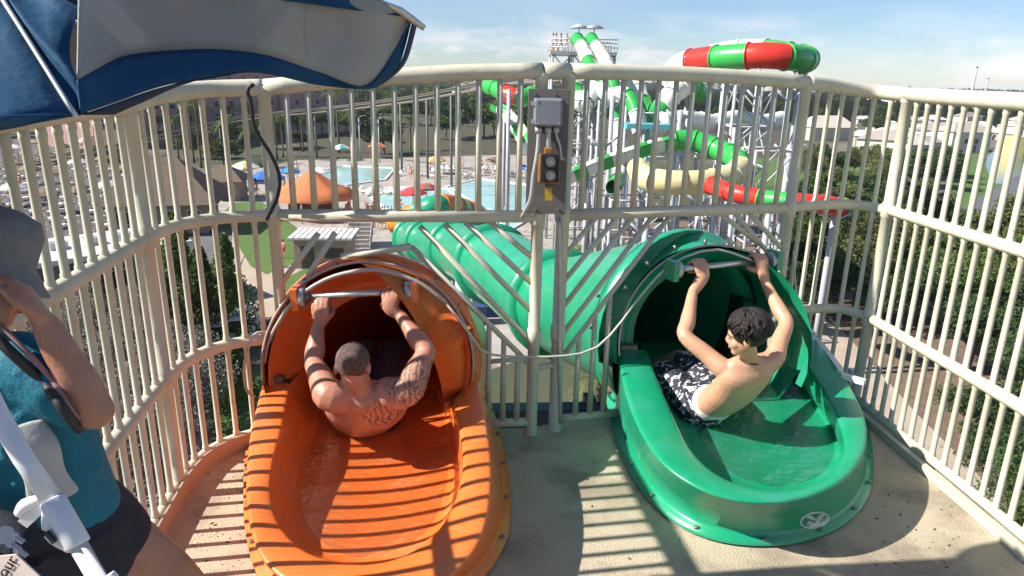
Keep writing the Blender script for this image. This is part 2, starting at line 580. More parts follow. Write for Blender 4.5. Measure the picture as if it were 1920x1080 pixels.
def tub(px_flange, px_out, px_in, px_floor, zr, zf, m, name, label, back, drop=0.11):
    N = 72
    fl = catmull([PZ(*q, 0.012) for q in px_flange], N)
    def low(m, i):               # the rim sinks towards the front of the tub
        return max(0.0, math.sin(math.pi * i / (m - 1))) ** 1.3
    def ringz(px, z, drop):
        return catmull([PZ(*q, z - drop * low(len(px), i)) for i, q in enumerate(px)], N)
    ro = ringz(px_out, zr, drop)
    ri = ringz(px_in, zr - 0.005, drop)
    ff = ringz(px_floor, zf, 0.06)
    fl_t = [V(p.x, p.y, 0.03) for p in fl]
    w0 = offset_in(fl, 0.035, 0.036)
    w0b = offset_in(fl, 0.05, 0.06)
    def mixr(a, b, t, dz=0.0):
        return [a[i].lerp(b[i], t) + V(0, 0, dz) for i in range(N)]
    w1 = mixr(w0b, ro, 0.92); w2 = mixr(w0b, ro, 0.98)
    ro2 = mixr(ro, ri, 0.05, 0.007); ro3 = mixr(ro, ri, 0.14, 0.012)
    ro4 = mixr(ro, ri, 0.5, 0.013)
    ri3 = mixr(ro, ri, 0.86, 0.011); ri2 = mixr(ro, ri, 0.965, 0.005)
    d1 = [V(*(ri[i].lerp(ff[i], 0.04).xy), ri[i].z - 0.012) for i in range(N)]
    d2 = [V(*(ri[i].lerp(ff[i], 0.35).xy), ri[i].lerp(ff[i], 0.6).z) for i in range(N)]
    d3 = [V(*(ri[i].lerp(ff[i], 0.72).xy), ri[i].lerp(ff[i], 0.9).z) for i in range(N)]
    f0 = ff
    rows = [fl, fl_t, w0, w0b, mixr(w0b, ro, 0.5), w1, w2, ro, ro2, ro3, ro4, ri3, ri2, ri, d1, d2, d3, f0]
    b = MB()
    b.rings(rows, closed=False)
    root = b.build(name, m)
    # trough floor: joins the left and right half of the curve
    fb = MB()
    K = 12
    grid = []
    for i in range(N // 2):
        a, c = ff[i], ff[N - 1 - i]
        row = []
        for k in range(K + 1):
            t = k / K
            p = a.lerp(c, t)
            p.z -= 0.035 * (1 - (2 * t - 1) ** 2) * min(1, (N / 2 - i) / 12)
            row.append(p)
        grid.append(row)
    # continue the floor back into the tube
    first = [p + back for p in grid[0]]
    grid = [first] + grid
    fb.rings(grid, closed=False)
    fo = fb.build('trough_floor', m, root)
    # inner walls carried on into the tunnel
    for e in (0, N - 1):
        eb = MB()
        col_ = [rows[j][e] for j in range(12, 18)]
        col2 = [q + back * 0.85 for q in col_]
        eb.rings([col_, [q + back * 0.4 for q in col_], col2], closed=False)
        eb.build('entry_wall', m, root)
    root['label'] = label
    root['category'] = 'water slide'
    return root, rows, fl, ro, ri, ff

O_FL = [(474, 790), (460, 860), (457, 940), (462, 1010), (486, 1085), (560, 1150), (690, 1185), (810, 1160), (895, 1095), (941, 1035), (958, 970), (951, 880), (930, 790), (908, 715)]
O_RO = [(492, 722), (475, 790), (465, 850), (462, 930), (472, 1000), (500, 1060), (570, 1108), (690, 1130), (800, 1108), (878, 1050), (913, 975), (922, 880), (912, 790), (893, 692)]
O_RI = [(545, 722), (530, 800), (515, 860), (509, 920), (520, 975), (560, 1026), (620, 1052), (690, 1059), (760, 1042), (820, 997), (856, 935), (868, 870), (858, 790), (832, 700)]
O_FF = [(598, 740), (580, 810), (560, 880), (552, 940), (568, 990), (610, 1030), (660, 1047), (710, 1048), (765, 1027), (820, 978), (846, 915), (852, 850), (842, 780), (822, 715)]
orange, o_rows, o_fl, o_ro, o_ri, o_ff = tub(O_FL, O_RO, O_RI, O_FF, 0.42, 0.20, M['orange'], 'orange_slide', 'orange fibreglass body slide with a round tunnel mouth and open entry tub', V(0.02, 0.55, -0.02), 0.18)
G_FL = [(1135, 745), (1150, 815), (1180, 885), (1222, 945), (1280, 990), (1345, 1015), (1420, 1024), (1500, 1018), (1575, 990), (1622, 945), (1638, 885), (1628, 810), (1600, 740), (1560, 690)]
G_RO = [(1158, 662), (1172, 735), (1198, 805), (1240, 868), (1300, 912), (1370, 938), (1450, 944), (1525, 930), (1588, 895), (1622, 840), (1620, 780), (1588, 715), (1550, 660), (1505, 612)]
G_RI = [(1212, 658), (1240, 730), (1268, 795), (1300, 850), (1345, 892), (1400, 914), (1455, 922), (1510, 914), (1555, 890), (1582, 845), (1572, 790), (1545, 735), (1510, 680), (1480, 630)]
G_FF = [(1235, 690), (1262, 750), (1290, 800), (1320, 845), (1355, 882), (1400, 905), (1450, 914), (1505, 908), (1550, 885), (1574, 845), (1560, 800), (1535, 765), (1500, 720), (1465, 680)]
green, g_rows, g_fl, g_ro, g_ri, g_ff = tub(G_FL, G_RO, G_RI, G_FF, 0.42, 0.21, M['green'], 'green_slide', 'green fibreglass body slide with a round tunnel mouth and winding closed tube', V(-0.12, 0.55, -0.02))

# ------------------------------------------------------------------ tunnels
def trim(b, z, y):
    keep = []
    for i, f in enumerate(b.f):
        c = sum((Vector(b.v[j]) for j in f), V(0, 0, 0)) / len(f)
        if not (c.z < z and c.y < y):
            keep.append(i)
    b.f = [b.f[i] for i in keep]; b.sm = [b.sm[i] for i in keep]; b.mi = [b.mi[i] for i in keep]

def tunnel(root, m, pts, inner, lipr, name='tunnel'):
    """pts: (px, py, Y, radius) outer; inner: (px, py, Y, radius) lining"""
    b = MB()
    P = [PY(x, y, Y) for x, y, Y, r in pts]
    b.tube(P, [r for *_, r in pts], 40, caps=False)
    trim(b, 0.385, P[0].y + 0.10)
    o = b.build('tunnel_shell', m, root)
    b = MB()
    Pi = [PY(x, y, Y) for x, y, Y, r in inner]
    b.tube(Pi, [r for *_, r in inner], 40, caps=True)
    # open the near cap, and leave the sill of the mouth open for the trough
    b.f.pop(-2); b.sm.pop(-2); b.mi.pop(-2)
    trim(b, 0.385, P[0].y + 0.42)
    b.build('tunnel_lining', m, root)
    return P

def circle_pts(c, nrm, r, n=40, a0=0.0, a1=2 * math.pi, upv=V(0, 0, 1)):
    nrm = nrm.normalized()
    u = (upv - nrm * upv.dot(nrm)).normalized()
    s = nrm.cross(u)
    return [c + (s * math.cos(a) + u * math.sin(a)) * r for a in [a0 + (a1 - a0) * k / (n - 1) for k in range(n)]]

OP = tunnel(orange, M['orange'],
            [(692, 686, 3.38, .545), (694, 684, 3.46, .55), (696, 682, 3.50, .56), (700, 676, 3.56, .60), (702, 674, 3.60, .605), (704, 674, 3.605, .60), (706, 672, 3.61, .55),
             (712, 668, 3.75, .54), (728, 662, 4.0, .52), (764, 650, 4.35, .50), (786, 648, 4.65, .49), (806, 662, 5.1, .48), (812, 700, 5.7, .48), (800, 770, 6.5, .48)],
            [(692, 686, 3.379, .535), (698, 688, 3.45, .49), (710, 694, 3.56, .440), (716, 694, 3.62, .437), (722, 690, 3.70, .49), (750, 672, 4.2, .475), (786, 655, 4.65, .44), (806, 675, 5.1, .44), (810, 715, 5.8, .43)], .5)
GP = tunnel(green, M['green'],
            [(1332, 640, 3.84, .565), (1328, 638, 3.92, .57), (1316, 632, 4.02, .575), (1290, 622, 4.14, .58), (1276, 616, 4.20, .64), (1270, 614, 4.235, .645), (1268, 613, 4.24, .64), (1265, 612, 4.25, .57), (1240, 605, 4.5, .56),
             (1185, 594, 4.9, .535), (1130, 586, 5.45, .505), (1085, 580, 6.0, .48), (1050, 570, 6.5, .465)],
            [(1332, 640, 3.839, .552), (1335, 640, 3.9, .515), (1336, 642, 4.02, .487), (1334, 640, 4.08, .487), (1330, 638, 4.12, .53), (1318, 634, 4.3, .53), (1290, 625, 4.6, .48), (1200, 600, 5.1, .46), (1110, 583, 5.8, .44)], .5)
# the rest of the green tube, one part per moulded segment, flanges between them
def smooth_path(kp, n):
    P = [PY(x, y, Y) for x, y, Y, r in kp]
    C = catmull(P, n)
    L = np.cumsum([0] + [(P[i + 1] - P[i]).length for i in range(len(P) - 1)])
    s = np.linspace(0, L[-1], n)
    rr = np.interp(s, L, [k[3] for k in kp])
    return C, list(rr)
kp = [(1050, 570, 6.5, .465), (1000, 545, 7.4, .47), (950, 508, 8.7, .5), (898, 484, 10.6, .5), (845, 464, 13.2, .5), (800, 455, 15.8, .5), (775, 448, 18.5, .5), (768, 434, 21.5, .5)]
C, RR = smooth_path(kp, 61)
for s in range(5):
    b = MB()
    seg = C[s * 12:s * 12 + 13]; rs = RR[s * 12:s * 12 + 13]
    b.tube(seg, rs, 28, caps=False)
    b.build('tube_segment', M['green'], green)
    b = MB()
    c0 = C[s * 12]; t = (C[s * 12 + 1] - c0).normalized()
    b.tube([c0 - t * 0.07, c0 - t * 0.065, c0 + t * 0.065, c0 + t * 0.07], [RR[s * 12] - .01, RR[s * 12] + .085, RR[s * 12] + .085, RR[s * 12] - .01], 28, caps=False)
    b.build('flange', M['green'], green)
for k in (22, 34, 46, 58):
    b = MB(); p = C[k]
    b.tube([V(p.x, p.y, p.z - .4), V(p.x, p.y, GZ)], 0.14, 10)
    b.build('support_post', M['galv'], green)

def lip_cable(root, px, py, Y, r, off, a0, a1, rad, nrm, mname, nm):
    b = MB()
    c = PY(px, py, Y)
    pts = circle_pts(c, nrm, r, 48, a0, a1)
    b.tube(pts, rad, 8)
    return b.build(nm, M[mname], root)

def hardware(root, ends, Y, lipc, lipr, nrm, m, cable):
    # grab bar with discs and pads
    a, c = PY(*ends[0], Y[0]), PY(*ends[1], Y[1])
    d = (c - a).normalized()
    b = MB(); b.tube([a, c], 0.017, 12); b.build('grab_bar', M['steel'], root)
    for e, s in ((a, -1), (c, 1)):
        b = MB(); b.tube([e - d * s * 0.002, e + d * s * 0.03], 0.05, 18); o = b.build('bar_mount', M['galv'], root)
        b = MB(); b.tube([e - d * s * 0.022, e - d * s * 0.001], 0.024, 12); b.build('nut', M['bolt'], o)
        for k in range(3):
            an = k * 2.094
            u = V(0, 0, 1); w_ = d.cross(u).normalized(); u = w_.cross(d)
            q = e - d * s * 0.004 + (w_ * math.cos(an) + u * math.sin(an)) * 0.036
            b = MB(); b.tube([q, q - d * s * 0.01], 0.006, 6); b.build('bolt', M['bolt'], o)
        b = MB(); b.bar(e + d * s * 0.028, e + d * s * 0.06, 0.10, 0.11); b.build('mount_pad', m, root)
    # bolts round the lip
    u = (V(0, 0, 1) - nrm * nrm.z).normalized(); s_ = nrm.cross(u)
    for k in range(9):
        an = math.pi * (0.08 + 0.84 * k / 8)
        q = lipc + (s_ * math.cos(an) + u * math.sin(an)) * (lipr + 0.02) + nrm * 0.1
        dr = (s_ * math.cos(an) + u * math.sin(an))
        b = MB(); b.tube([q - dr * 0.02, q + dr * 0.012], 0.01, 6); b.build('bolt', M['bolt'], root)
    b = MB(); b.tube(circle_pts(lipc - nrm * 0.012, nrm, lipr + 0.004, 50, -0.1, math.pi + 0.1), 0.006, 8)
    b.build('lip_trim', M[cable], root)

on = (OP[3] - OP[0]).normalized()
gn = (GP[3] - GP[0]).normalized()
hardware(orange, ((572, 557), (762, 546)), (3.36, 3.38), OP[0], 0.545, on, M['orange'], 'cable')
hardware(green, ((1272, 505), (1440, 488)), (3.74, 3.98), GP[0], 0.565, gn, M['green'], 'cable')
# flange bolts of the back flanges
for root, P, r in ((orange, OP[3], 0.565), (green, GP[4], 0.60)):
    nrm = on if root is orange else gn
    u = (V(0, 0, 1) - nrm * nrm.z).normalized(); s_ = nrm.cross(u)
    for k in range(10):
        an = math.pi * (0.02 + 0.96 * k / 9)
        dr = (s_ * math.cos(an) + u * math.sin(an))
        q = P + dr * (r + 0.01) - nrm * 0.02
        b = MB(); b.tube([q - nrm * 0.02, q + nrm * 0.01], 0.011, 6); b.build('bolt', M['bolt'], root)
# bolts in the floor flange of the tubs and latch plates where the tub meets the mouth
for root, fl in ((orange, o_fl), (green, g_fl)):
    cen = sum(fl, V(0, 0, 0)) / len(fl)
    for i in range(4, 70, 5):
        p = fl[i] + (cen - fl[i]).normalized() * 0.018
        b = MB(); b.tube([V(p.x, p.y, 0.03), V(p.x, p.y, 0.043)], 0.011, 8); b.build('bolt', M['bolt'], root)
for root, ro, ri in ((orange, o_ro, o_ri), (green, g_ro, g_ri)):
    for i in (0, 71):
        p = ro[i].lerp(ri[i], 0.4)
        b = MB(); b.box((p.x, p.y + 0.02, p.z + 0.03), (0.10, 0.05, 0.03)); o = b.build('latch_plate', M['bolt'], root)
# water film lying in each tub
# ------------------------------------------------------------------ people
def skin(name, c, c2, tattoo=None):
    m = mat(name, c, 0.40, c2=c2, scale=14, bump=0.16, bscale=110, spec=0.5)
    t = m.node_tree
    p = t.nodes['Principled BSDF']
    p.inputs['Subsurface Weight'].default_value = 0.12
    p.inputs['Subsurface Radius'].default_value = (0.02, 0.008, 0.004)
    if tattoo:
        base = p.inputs['Base Color'].links[0].from_socket
        g = t.nodes.new('ShaderNodeNewGeometry')
        mask = None
        for (c0, rad, sc) in tattoo:
            sub = t.nodes.new('ShaderNodeVectorMath'); sub.operation = 'DISTANCE'
            t.links.new(g.outputs['Position'], sub.inputs[0]); sub.inputs[1].default_value = c0
            r = t.nodes.new('ShaderNodeMapRange')
            r.inputs['From Min'].default_value = rad; r.inputs['From Max'].default_value = rad * 0.7
            t.links.new(sub.outputs['Value'], r.inputs['Value'])
            wv = t.nodes.new('ShaderNodeTexWave'); wv.inputs['Scale'].default_value = sc
            wv.inputs['Distortion'].default_value = 9; wv.inputs['Detail'].default_value = 3
            wv.inputs['Detail Scale'].default_value = 2.2
            t.links.new(g.outputs['Position'], wv.inputs['Vector'])
            r2 = t.nodes.new('ShaderNodeMapRange')
            r2.inputs['From Min'].default_value = 0.52; r2.inputs['From Max'].default_value = 0.7
            t.links.new(wv.outputs['Fac'], r2.inputs['Value'])
            mu = t.nodes.new('ShaderNodeMath'); mu.operation = 'MULTIPLY'
            t.links.new(r.outputs[0], mu.inputs[0]); t.links.new(r2.outputs[0], mu.inputs[1])
            if mask is None: mask = mu.outputs[0]
            else:
                ma = t.nodes.new('ShaderNodeMath'); ma.operation = 'MAXIMUM'
                t.links.new(mask, ma.inputs[0]); t.links.new(mu.outputs[0], ma.inputs[1]); mask = ma.outputs[0]
        m3_ = t.nodes.new('ShaderNodeMath'); m3_.operation = 'MULTIPLY'; m3_.inputs[1].default_value = 0.72
        t.links.new(mask, m3_.inputs[0])
        x = t.nodes.new('ShaderNodeMixRGB')
        t.links.new(m3_.outputs[0], x.inputs['Fac']); t.links.new(base, x.inputs['Color1'])
        x.inputs['Color2'].default_value = (0.06, 0.055, 0.06, 1)
        t.links.new(x.outputs[0], p.inputs['Base Color'])
    return m

def chain(b, pts, wide=None, ratio=1.0, n=18, sub=4):
    """pts: (point, radius) or (point, radius, ratio)"""
    P = [Vector(p[0]) for p in pts]
    rr = [p[1] for p in pts]
    ra_ = [p[2] if len(p) > 2 else ratio for p in pts]
    m = (len(P) - 1) * sub + 1
    C = []
    for i in range(len(P) - 1):
        a, p0, p1, d = P[max(i - 1, 0)], P[i], P[i + 1], P[min(i + 2, len(P) - 1)]
        for k in range(sub):
            t = k / sub
            pos = 0.5 * ((2 * p0) + (p1 - a) * t + (2 * a - 5 * p0 + 4 * p1 - d) * t * t + (3 * p0 - a - 3 * p1 + d) * t ** 3)
            s = t * t * (3 - 2 * t)
            C.append((pos, rr[i] * (1 - s) + rr[i + 1] * s, ra_[i] * (1 - s) + ra_[i + 1] * s))
    C.append((P[-1], rr[-1], ra_[-1]))
    rows = []
    for i, (p, r, q) in enumerate(C):
        t = (C[min(i + 1, m - 1)][0] - C[max(i - 1, 0)][0]).normalized()
        wv = Vector(wide) if wide is not None else (Vector((0, 0, 1)) if abs(t.z) < 0.9 else Vector((0, 1, 0)))
        wv = (wv - t * wv.dot(t)).normalized()
        th = t.cross(wv)
        def ringat(c, s):
            return [c + (wv * math.cos(2 * math.pi * k / n) * r + th * math.sin(2 * math.pi * k / n) * r * q) * s for k in range(n)]
        e = r * min(1, q) * 0.95
        if i == 0:
            for s in (0.15, 0.45, 0.72, 0.91):
                rows.append(ringat(p - t * e * math.sqrt(1 - s * s), s))
        rows.append(ringat(p, 1))
        if i == m - 1:
            for s in (0.91, 0.72, 0.45, 0.15):
                rows.append(ringat(p + t * e * math.sqrt(1 - s * s), s))
    b.rings(rows, closed=True, cap0=True, cap1=True)

def fuse(b, name, m, parent=None, voxel=0.007, smooth=6):
    o = b.build(name, m, parent)
    md = o.modifiers.new('r', 'REMESH'); md.mode = 'VOXEL'; md.voxel_size = voxel; md.use_smooth_shade = True
    ms = o.modifiers.new('s', 'SMOOTH'); ms.factor = 0.5; ms.iterations = smooth
    dg = bpy.context.evaluated_depsgraph_get()
    me = bpy.data.meshes.new_from_object(o.evaluated_get(dg))
    o.modifiers.clear()
    old = o.data
    o.data = me
    bpy.data.meshes.remove(old)
    me.polygons.foreach_set('use_smooth', [True] * len(me.polygons))
    me.name = name
    if not me.materials:
        me.materials.append(m)
    return o

def fist(b, c, bax, wrist, toward, ts, k=1.0):
    """a hand closed over a bar: c bar point, bax bar axis, toward = side of the bar the wrist and the knuckles are on"""
    c = Vector(c); w_ = Vector(wrist)
    n = (c - w_); n = (n - bax * n.dot(bax)).normalized()
    t = Vector(toward); t = (t - bax * t.dot(bax) - n * t.dot(n)).normalized()
    chain(b, [(w_, .026 * k, .75), (c - n * .062 * k + t * .02 * k, .034 * k, .6), (c - n * .028 * k + t * .034 * k, .041 * k, .42), (c - n * .008 * k + t * .034 * k, .040 * k, .36)], wide=bax)
    for i, (L, r) in enumerate(((.92, .0092), (1.04, .0098), (1.0, .0095), (.82, .0082))):
        off = bax * ((i - 1.5) * .0205 * k * (-ts))
        pts = [c + off - n * .012 * k + t * .040 * k, c + off + n * .020 * k * L + t * .034 * k, c + off + n * .034 * k * L + t * .006 * k,
               c + off + n * .016 * k * L - t * .026 * k, c + off - n * .012 * k * L - t * .028 * k]
        chain(b, [(pts[0], r * 1.15 * k), (pts[1], r * 1.1 * k), (pts[2], r * 1.02 * k), (pts[3], r * .95 * k), (pts[4], r * .85 * k)], n=10, sub=3)
    o = bax * ts
    chain(b, [(c - n * .055 * k + o * .022 * k + t * .010 * k, .017 * k), (c - n * .036 * k + o * .040 * k - t * .008 * k, .0135 * k), (c - n * .014 * k + o * .040 * k - t * .026 * k, .011 * k), (c + n * .006 * k + o * .022 * k - t * .033 * k, .0095 * k)], n=10, sub=3)

def head(b, c, Mx, s=1.0):
    """local axes: x right, y face direction, z up"""
    c = Vector(c)
    def L(x, y, z): return c + Mx @ (Vector((x, y, z)) * s)
    b.ell(L(0, -.012, .025), (.076 * s, .096 * s, .088 * s), Mx)
    b.ell(L(0, .022, -.035), (.060 * s, .068 * s, .075 * s), Mx)
    b.ell(L(0, .055, -.085), (.032 * s, .030 * s, .026 * s), Mx)          # chin
    b.ell(L(0, .068, .018), (.052 * s, .020 * s, .016 * s), Mx)           # brow
    for sx in (-1, 1):
        b.ell(L(sx * .040, .052, -.030), (.022 * s, .026 * s, .024 * s), Mx)   # cheek
        b.ell(L(sx * .031, .073, .004), (.013 * s, .010 * s, .010 * s), Mx)   # eyelid
        b.ell(L(sx * .078, -.008, -.012), (.008 * s, .019 * s, .031 * s), Mx)  # ear
        b.ell(L(sx * .082, -.014, -.004), (.008 * s, .010 * s, .024 * s), Mx)
    chain(b, [(L(0, .078, .012), .008 * s), (L(0, .096, -.022), .011 * s), (L(0, .088, -.032), .012 * s)], n=10)
    for sx in (-1, 1):
        b.ell(L(sx * .011, .085, -.033), (.009 * s, .010 * s, .007 * s), Mx)
    b.ell(L(0, .083, -.052), (.022 * s, .010 * s, .006 * s), Mx)
    b.ell(L(0, .081, -.063), (.019 * s, .010 * s, .006 * s), Mx)

def face_marks(root, c, Mx, s, lipm, darkm):
    c = Vector(c)
    def L(x, y, z): return c + Mx @ (Vector((x, y, z)) * s)
    for sx in (-1, 1):
        b = MB(); b.ell(L(sx * .031, .080, .003), (.0095 * s, .0045 * s, .0050 * s), Mx, 10, 6); b.build('eye', darkm, root)
        b = MB(); chain(b, [(L(sx * .014, .087, .019), .0030 * s), (L(sx * .032, .086, .024), .0036 * s), (L(sx * .050, .070, .018), .0024 * s)], n=8, sub=2); b.build('eyebrow', darkm, root)
    b = MB(); b.ell(L(0, .0885, -.0575), (.021 * s, .0055 * s, .0042 * s), Mx, 12, 6); b.build('mouth', lipm, root)

def basis(faced, upd):
    y = Vector(faced).normalized()
    z = Vector(upd); z = (z - y * z.dot(y)).normalized()
    x = y.cross(z)
    return Matrix((x, y, z)).transposed()

M['hair'] = mat('dark_hair', (0.008, 0.006, 0.005), 0.4, c2=(0.022, 0.013, 0.01), scale=60, bump=0.5, bscale=220)
M['buzz'] = mat('cropped_hair', (0.06, 0.04, 0.035), 0.8, c2=(0.16, 0.10, 0.085), scale=90, bump=0.6, bscale=300, c3=(0.30, 0.18, 0.14), scale3=14, lo3=0.55, hi3=0.75)
M['lip'] = mat('lips', (0.38, 0.13, 0.10), 0.5)

# --- man in the orange slide
mtat = [(tuple(PY(772, 715, 3.0)), 0.15, 13), (tuple(PY(695, 795, 3.2)), 0.11, 17), (tuple(PY(720, 770, 3.05)), 0.13, 11), (tuple(PY(800, 690, 3.12)), 0.07, 16)]
M['skin_man'] = skin('tanned_skin_with_tattoos', (0.50, 0.235, 0.155), (0.44, 0.19, 0.12), mtat)
man_head = PY(662, 688, 3.02)
mM = basis((0.04, 0.86, -0.52), (0, 0.5, 0.86))
b = MB()
obar = (PY(762, 546, 3.38) - PY(572, 557, 3.36)).normalized()
sL, sR = PY(618, 742, 3.0), PY(764, 733, 3.02)
wide = (sR - sL).normalized()
pel, wst, chs, upp, nck = PY(688, 778, 3.46), PY(684, 776, 3.34), PY(686, 762, 3.16), PY(682, 745, 3.05), PY(672, 722, 3.03)
chain(b, [(pel, .17, .72), (wst, .180, .68), (chs, .208, .58), (upp, .185, .48)], wide=wide, n=26)
chain(b, [(upp, .085, .8), (nck, .064, 1), (man_head - V(0, 0.0, .02), .06, 1)], wide=wide)
for s, el, wr, hc, tw_ in ((sL, PY(588, 680, 3.20), PY(597, 606, 3.33), PY(604, 574, 3.365), -1), (sR, PY(800, 660, 3.16), PY(750, 590, 3.32), PY(735, 557, 3.375), 1)):
    chain(b, [(upp.lerp(s, 0.55), .085, .8), (s, .076), (s.lerp(el, .42), .066), (s.lerp(el, .8), .052), (el, .046), (el.lerp(wr, .3), .050), (el.lerp(wr, .75), .036), (wr, .029)], n=16)
    hb = hc
    fist(b, hb, obar, wr, (0, -1, .35), -tw_, 1.15)
head(b, man_head, mM, 1.0)
for sx in (-1, 1):
    hp = pel + wide * sx * .09 + V(0, .03, -.02)
    kn = V(hp.x, hp.y + .42, .42); an = V(kn.x + .02 * sx, kn.y + .40, .14)
    chain(b, [(hp, .095), (hp.lerp(kn, .5), .085), (kn, .062), (kn.lerp(an, .3), .060), (an, .038)], n=16)
    chain(b, [(an, .04), (an + V(0, .06, .0), .035), (an + V(0, .10, .10), .03)], n=12)
man = fuse(b, 'person', M['skin_man'], voxel=0.0065, smooth=4)
tag(man, 'shirtless tattooed man with cropped hair gripping the bar of the orange slide', 'person')
b = MB(); 
def mL(x, y, z): return man_head + mM @ Vector((x, y, z))
b.ell(mL(0, -.016, .028), (.079, .097, .089), mM, 28, 18)
hm = b
keep = []
# leave the forehead and the face free
for i, f in enumerate(hm.f):
    cc = sum((Vector(hm.v[j]) for j in f), V(0, 0, 0)) / len(f)
    l = mM.transposed() @ (cc - man_head)
    if l.z > -0.052 and not (l.y > 0.048 - 0.35 * abs(l.x) and True) and not (l.z < -0.02 and l.y > -0.005):
        keep.append(i)
hm.f = [hm.f[i] for i in keep]; hm.sm = [hm.sm[i] for i in keep]; hm.mi = [hm.mi[i] for i in keep]
hm.build('hair', M['buzz'], man)
face_marks(man, man_head, mM, 1.0, M['lip'], M['hair'])
b = MB(); b.tube(circle_pts(PY(598, 598, 3.34), (PY(604, 574, 3.365) - PY(597, 606, 3.33)), .0315, 20), .006, 6); b.build('wristband', M['white'], man)
M['shorts_dark'] = mat('dark_shorts', (0.02, 0.022, 0.035), 0.7, c2=(0.035, 0.035, 0.05), scale=30)
b = MB()
chain(b, [(pel + V(0, -.02, -.02), .175, .74), (pel + V(0, .06, 0), .17, .7)], wide=wide, n=24)
for sx in (-1, 1):
    hp = pel + wide * sx * .09 + V(0, .03, -.02)
    chain(b, [(hp, .105), (hp.lerp(V(hp.x, hp.y + .42, .42), .7), .095), (hp.lerp(V(hp.x, hp.y + .42, .42), .98), .082)])
fuse(b, 'shorts', M['shorts_dark'], man, 0.01, 3)

# --- boy in the green slide
M['skin_boy'] = skin('pale_tan_skin', (0.62, 0.34, 0.21), (0.56, 0.29, 0.175))  # even pale tan, shared with the far bathers
boy_head = PY(1399, 628, 3.26)
bM = basis((-0.90, 0.36, -0.20), (-0.15, -0.05, 1))
b = MB()
gb0, gb1 = PY(1272, 505, 3.74), PY(1440, 488, 3.98)
gbar = (gb1 - gb0).normalized()
bL, bR = PY(1357, 692, 3.33), PY(1450, 672, 3.42)
bw = (bR - bL).normalized()
bpel, bwst, bmid, bchs, bnck = PY(1325, 758, 3.56), PY(1345, 752, 3.48), PY(1372, 735, 3.40), PY(1396, 706, 3.34), PY(1404, 672, 3.33)
chain(b, [(bpel, .135, .8), (bwst, .128, .74), (bmid, .142, .66), (bchs, .158, .55), (PY(1402, 688, 3.335), .135, .5)], wide=bw, n=26)
chain(b, [(PY(1402, 690, 3.34), .065, .8), (bnck, .046, 1), (boy_head - V(0, 0, .03), .045, 1)], wide=bw)
for s, el, wr, hc, sd_ in ((bL, PY(1285, 630, 3.44), PY(1299, 548, 3.66), gb0 + (gb1 - gb0) * .19, -1), (bR, PY(1474, 606, 3.62), PY(1436, 532, 3.86), gb0 + (gb1 - gb0) * .86, 1)):
    chain(b, [(bchs.lerp(s, 0.4), .085, .8), (s, .056), (s.lerp(el, .45), .046), (el, .040), (el.lerp(wr, .3), .042), (el.lerp(wr, .75), .032), (wr, .027)], n=16)
    fist(b, hc, gbar, wr, (-.1, -1, .3), -sd_, 1.15)
head(b, boy_head, bM, 0.98)
bh = [(bpel + bw * -.07 + V(0, .02, -.02), PY(1244, 694, 3.92)), (bpel + bw * .08 + V(0, .04, 0), PY(1280, 672, 4.02))]
for hp, kn in bh:
    an = kn + V(-.14, .40, -.24)
    chain(b, [(hp, .085), (hp.lerp(kn, .5), .075), (kn, .055), (kn.lerp(an, .3), .052), (an, .035)], n=16)
    chain(b, [(an, .036), (an + V(-.02, .05, 0), .032), (an + V(-.03, .09, .09), .026)], n=12)
boy = fuse(b, 'person', M['skin_boy'], voxel=0.006, smooth=4)
tag(boy, 'shirtless dark haired boy in patterned shorts hanging from the bar of the green slide', 'person')
face_marks(boy, boy_head, bM, 0.98, M['lip'], M['hair'])
# hair: a cap of curved locks
b = MB()
def bLc(x, y, z): return boy_head + bM @ (Vector((x, y, z)) * 0.98)
b.ell(bLc(0, -.022, .034), (.088, .099, .094), bM, 24, 14)
hr = random.Random(4)
for k in range(420):
    # root on the crown, flowing down round the skull
    a = hr.uniform(0, 2 * math.pi); e0 = hr.uniform(0.15, 1.25)
    if math.sin(a) > 0.55 and e0 > 0.95: continue
    sgn = hr.uniform(-.3, .3)
    pts = []
    ln = hr.uniform(.7, 1.25)
    for j in range(5):
        t = j / 4
        e = e0 + t * ln * (0.8 if math.sin(a) < .4 else .45)
        aa = a + sgn * t + 0.07 * math.sin(5 * t + k)
        rr = 1.02 + 0.10 * math.sin(math.pi * t) + hr.uniform(-.01, .03)
        pts.append((bLc(.089 * rr * math.sin(e) * math.cos(aa), -.022 + .100 * rr * math.sin(e) * math.sin(aa), .034 + .096 * rr * math.cos(e)), [.008, .008, .007, .005, .0015][j]))
    chain(b, pts, n=6, sub=2)
b.build('hair', M['hair'], boy)
# patterned board shorts
ms_ = bpy.data.materials.new('patterned_shorts'); ms_.use_nodes = True
t_ = ms_.node_tree; p_ = t_.nodes['Principled BSDF']; p_.inputs['Roughness'].default_value = 0.75
g_ = t_.nodes.new('ShaderNodeNewGeometry')
n_ = t_.nodes.new('ShaderNodeTexNoise'); n_.inputs['Scale'].default_value = 17; n_.inputs['Detail'].default_value = 1.5; n_.inputs['Distortion'].default_value = 1.6
t_.links.new(g_.outputs['Position'], n_.inputs['Vector'])
rp_ = t_.nodes.new('ShaderNodeValToRGB')
rp_.color_ramp.interpolation = 'CONSTANT'
els = rp_.color_ramp.elements
els[0].position = 0; els[0].color = (0.012, 0.013, 0.022, 1)
els[1].position = 0.56; els[1].color = (0.62, 0.62, 0.62, 1)
e_ = els.new(0.66); e_.color = (0.10, 0.11, 0.14, 1)
e_ = els.new(0.40); e_.color = (0.05, 0.055, 0.085, 1)
e_ = els.new(0.44); e_.color = (0.012, 0.013, 0.022, 1)
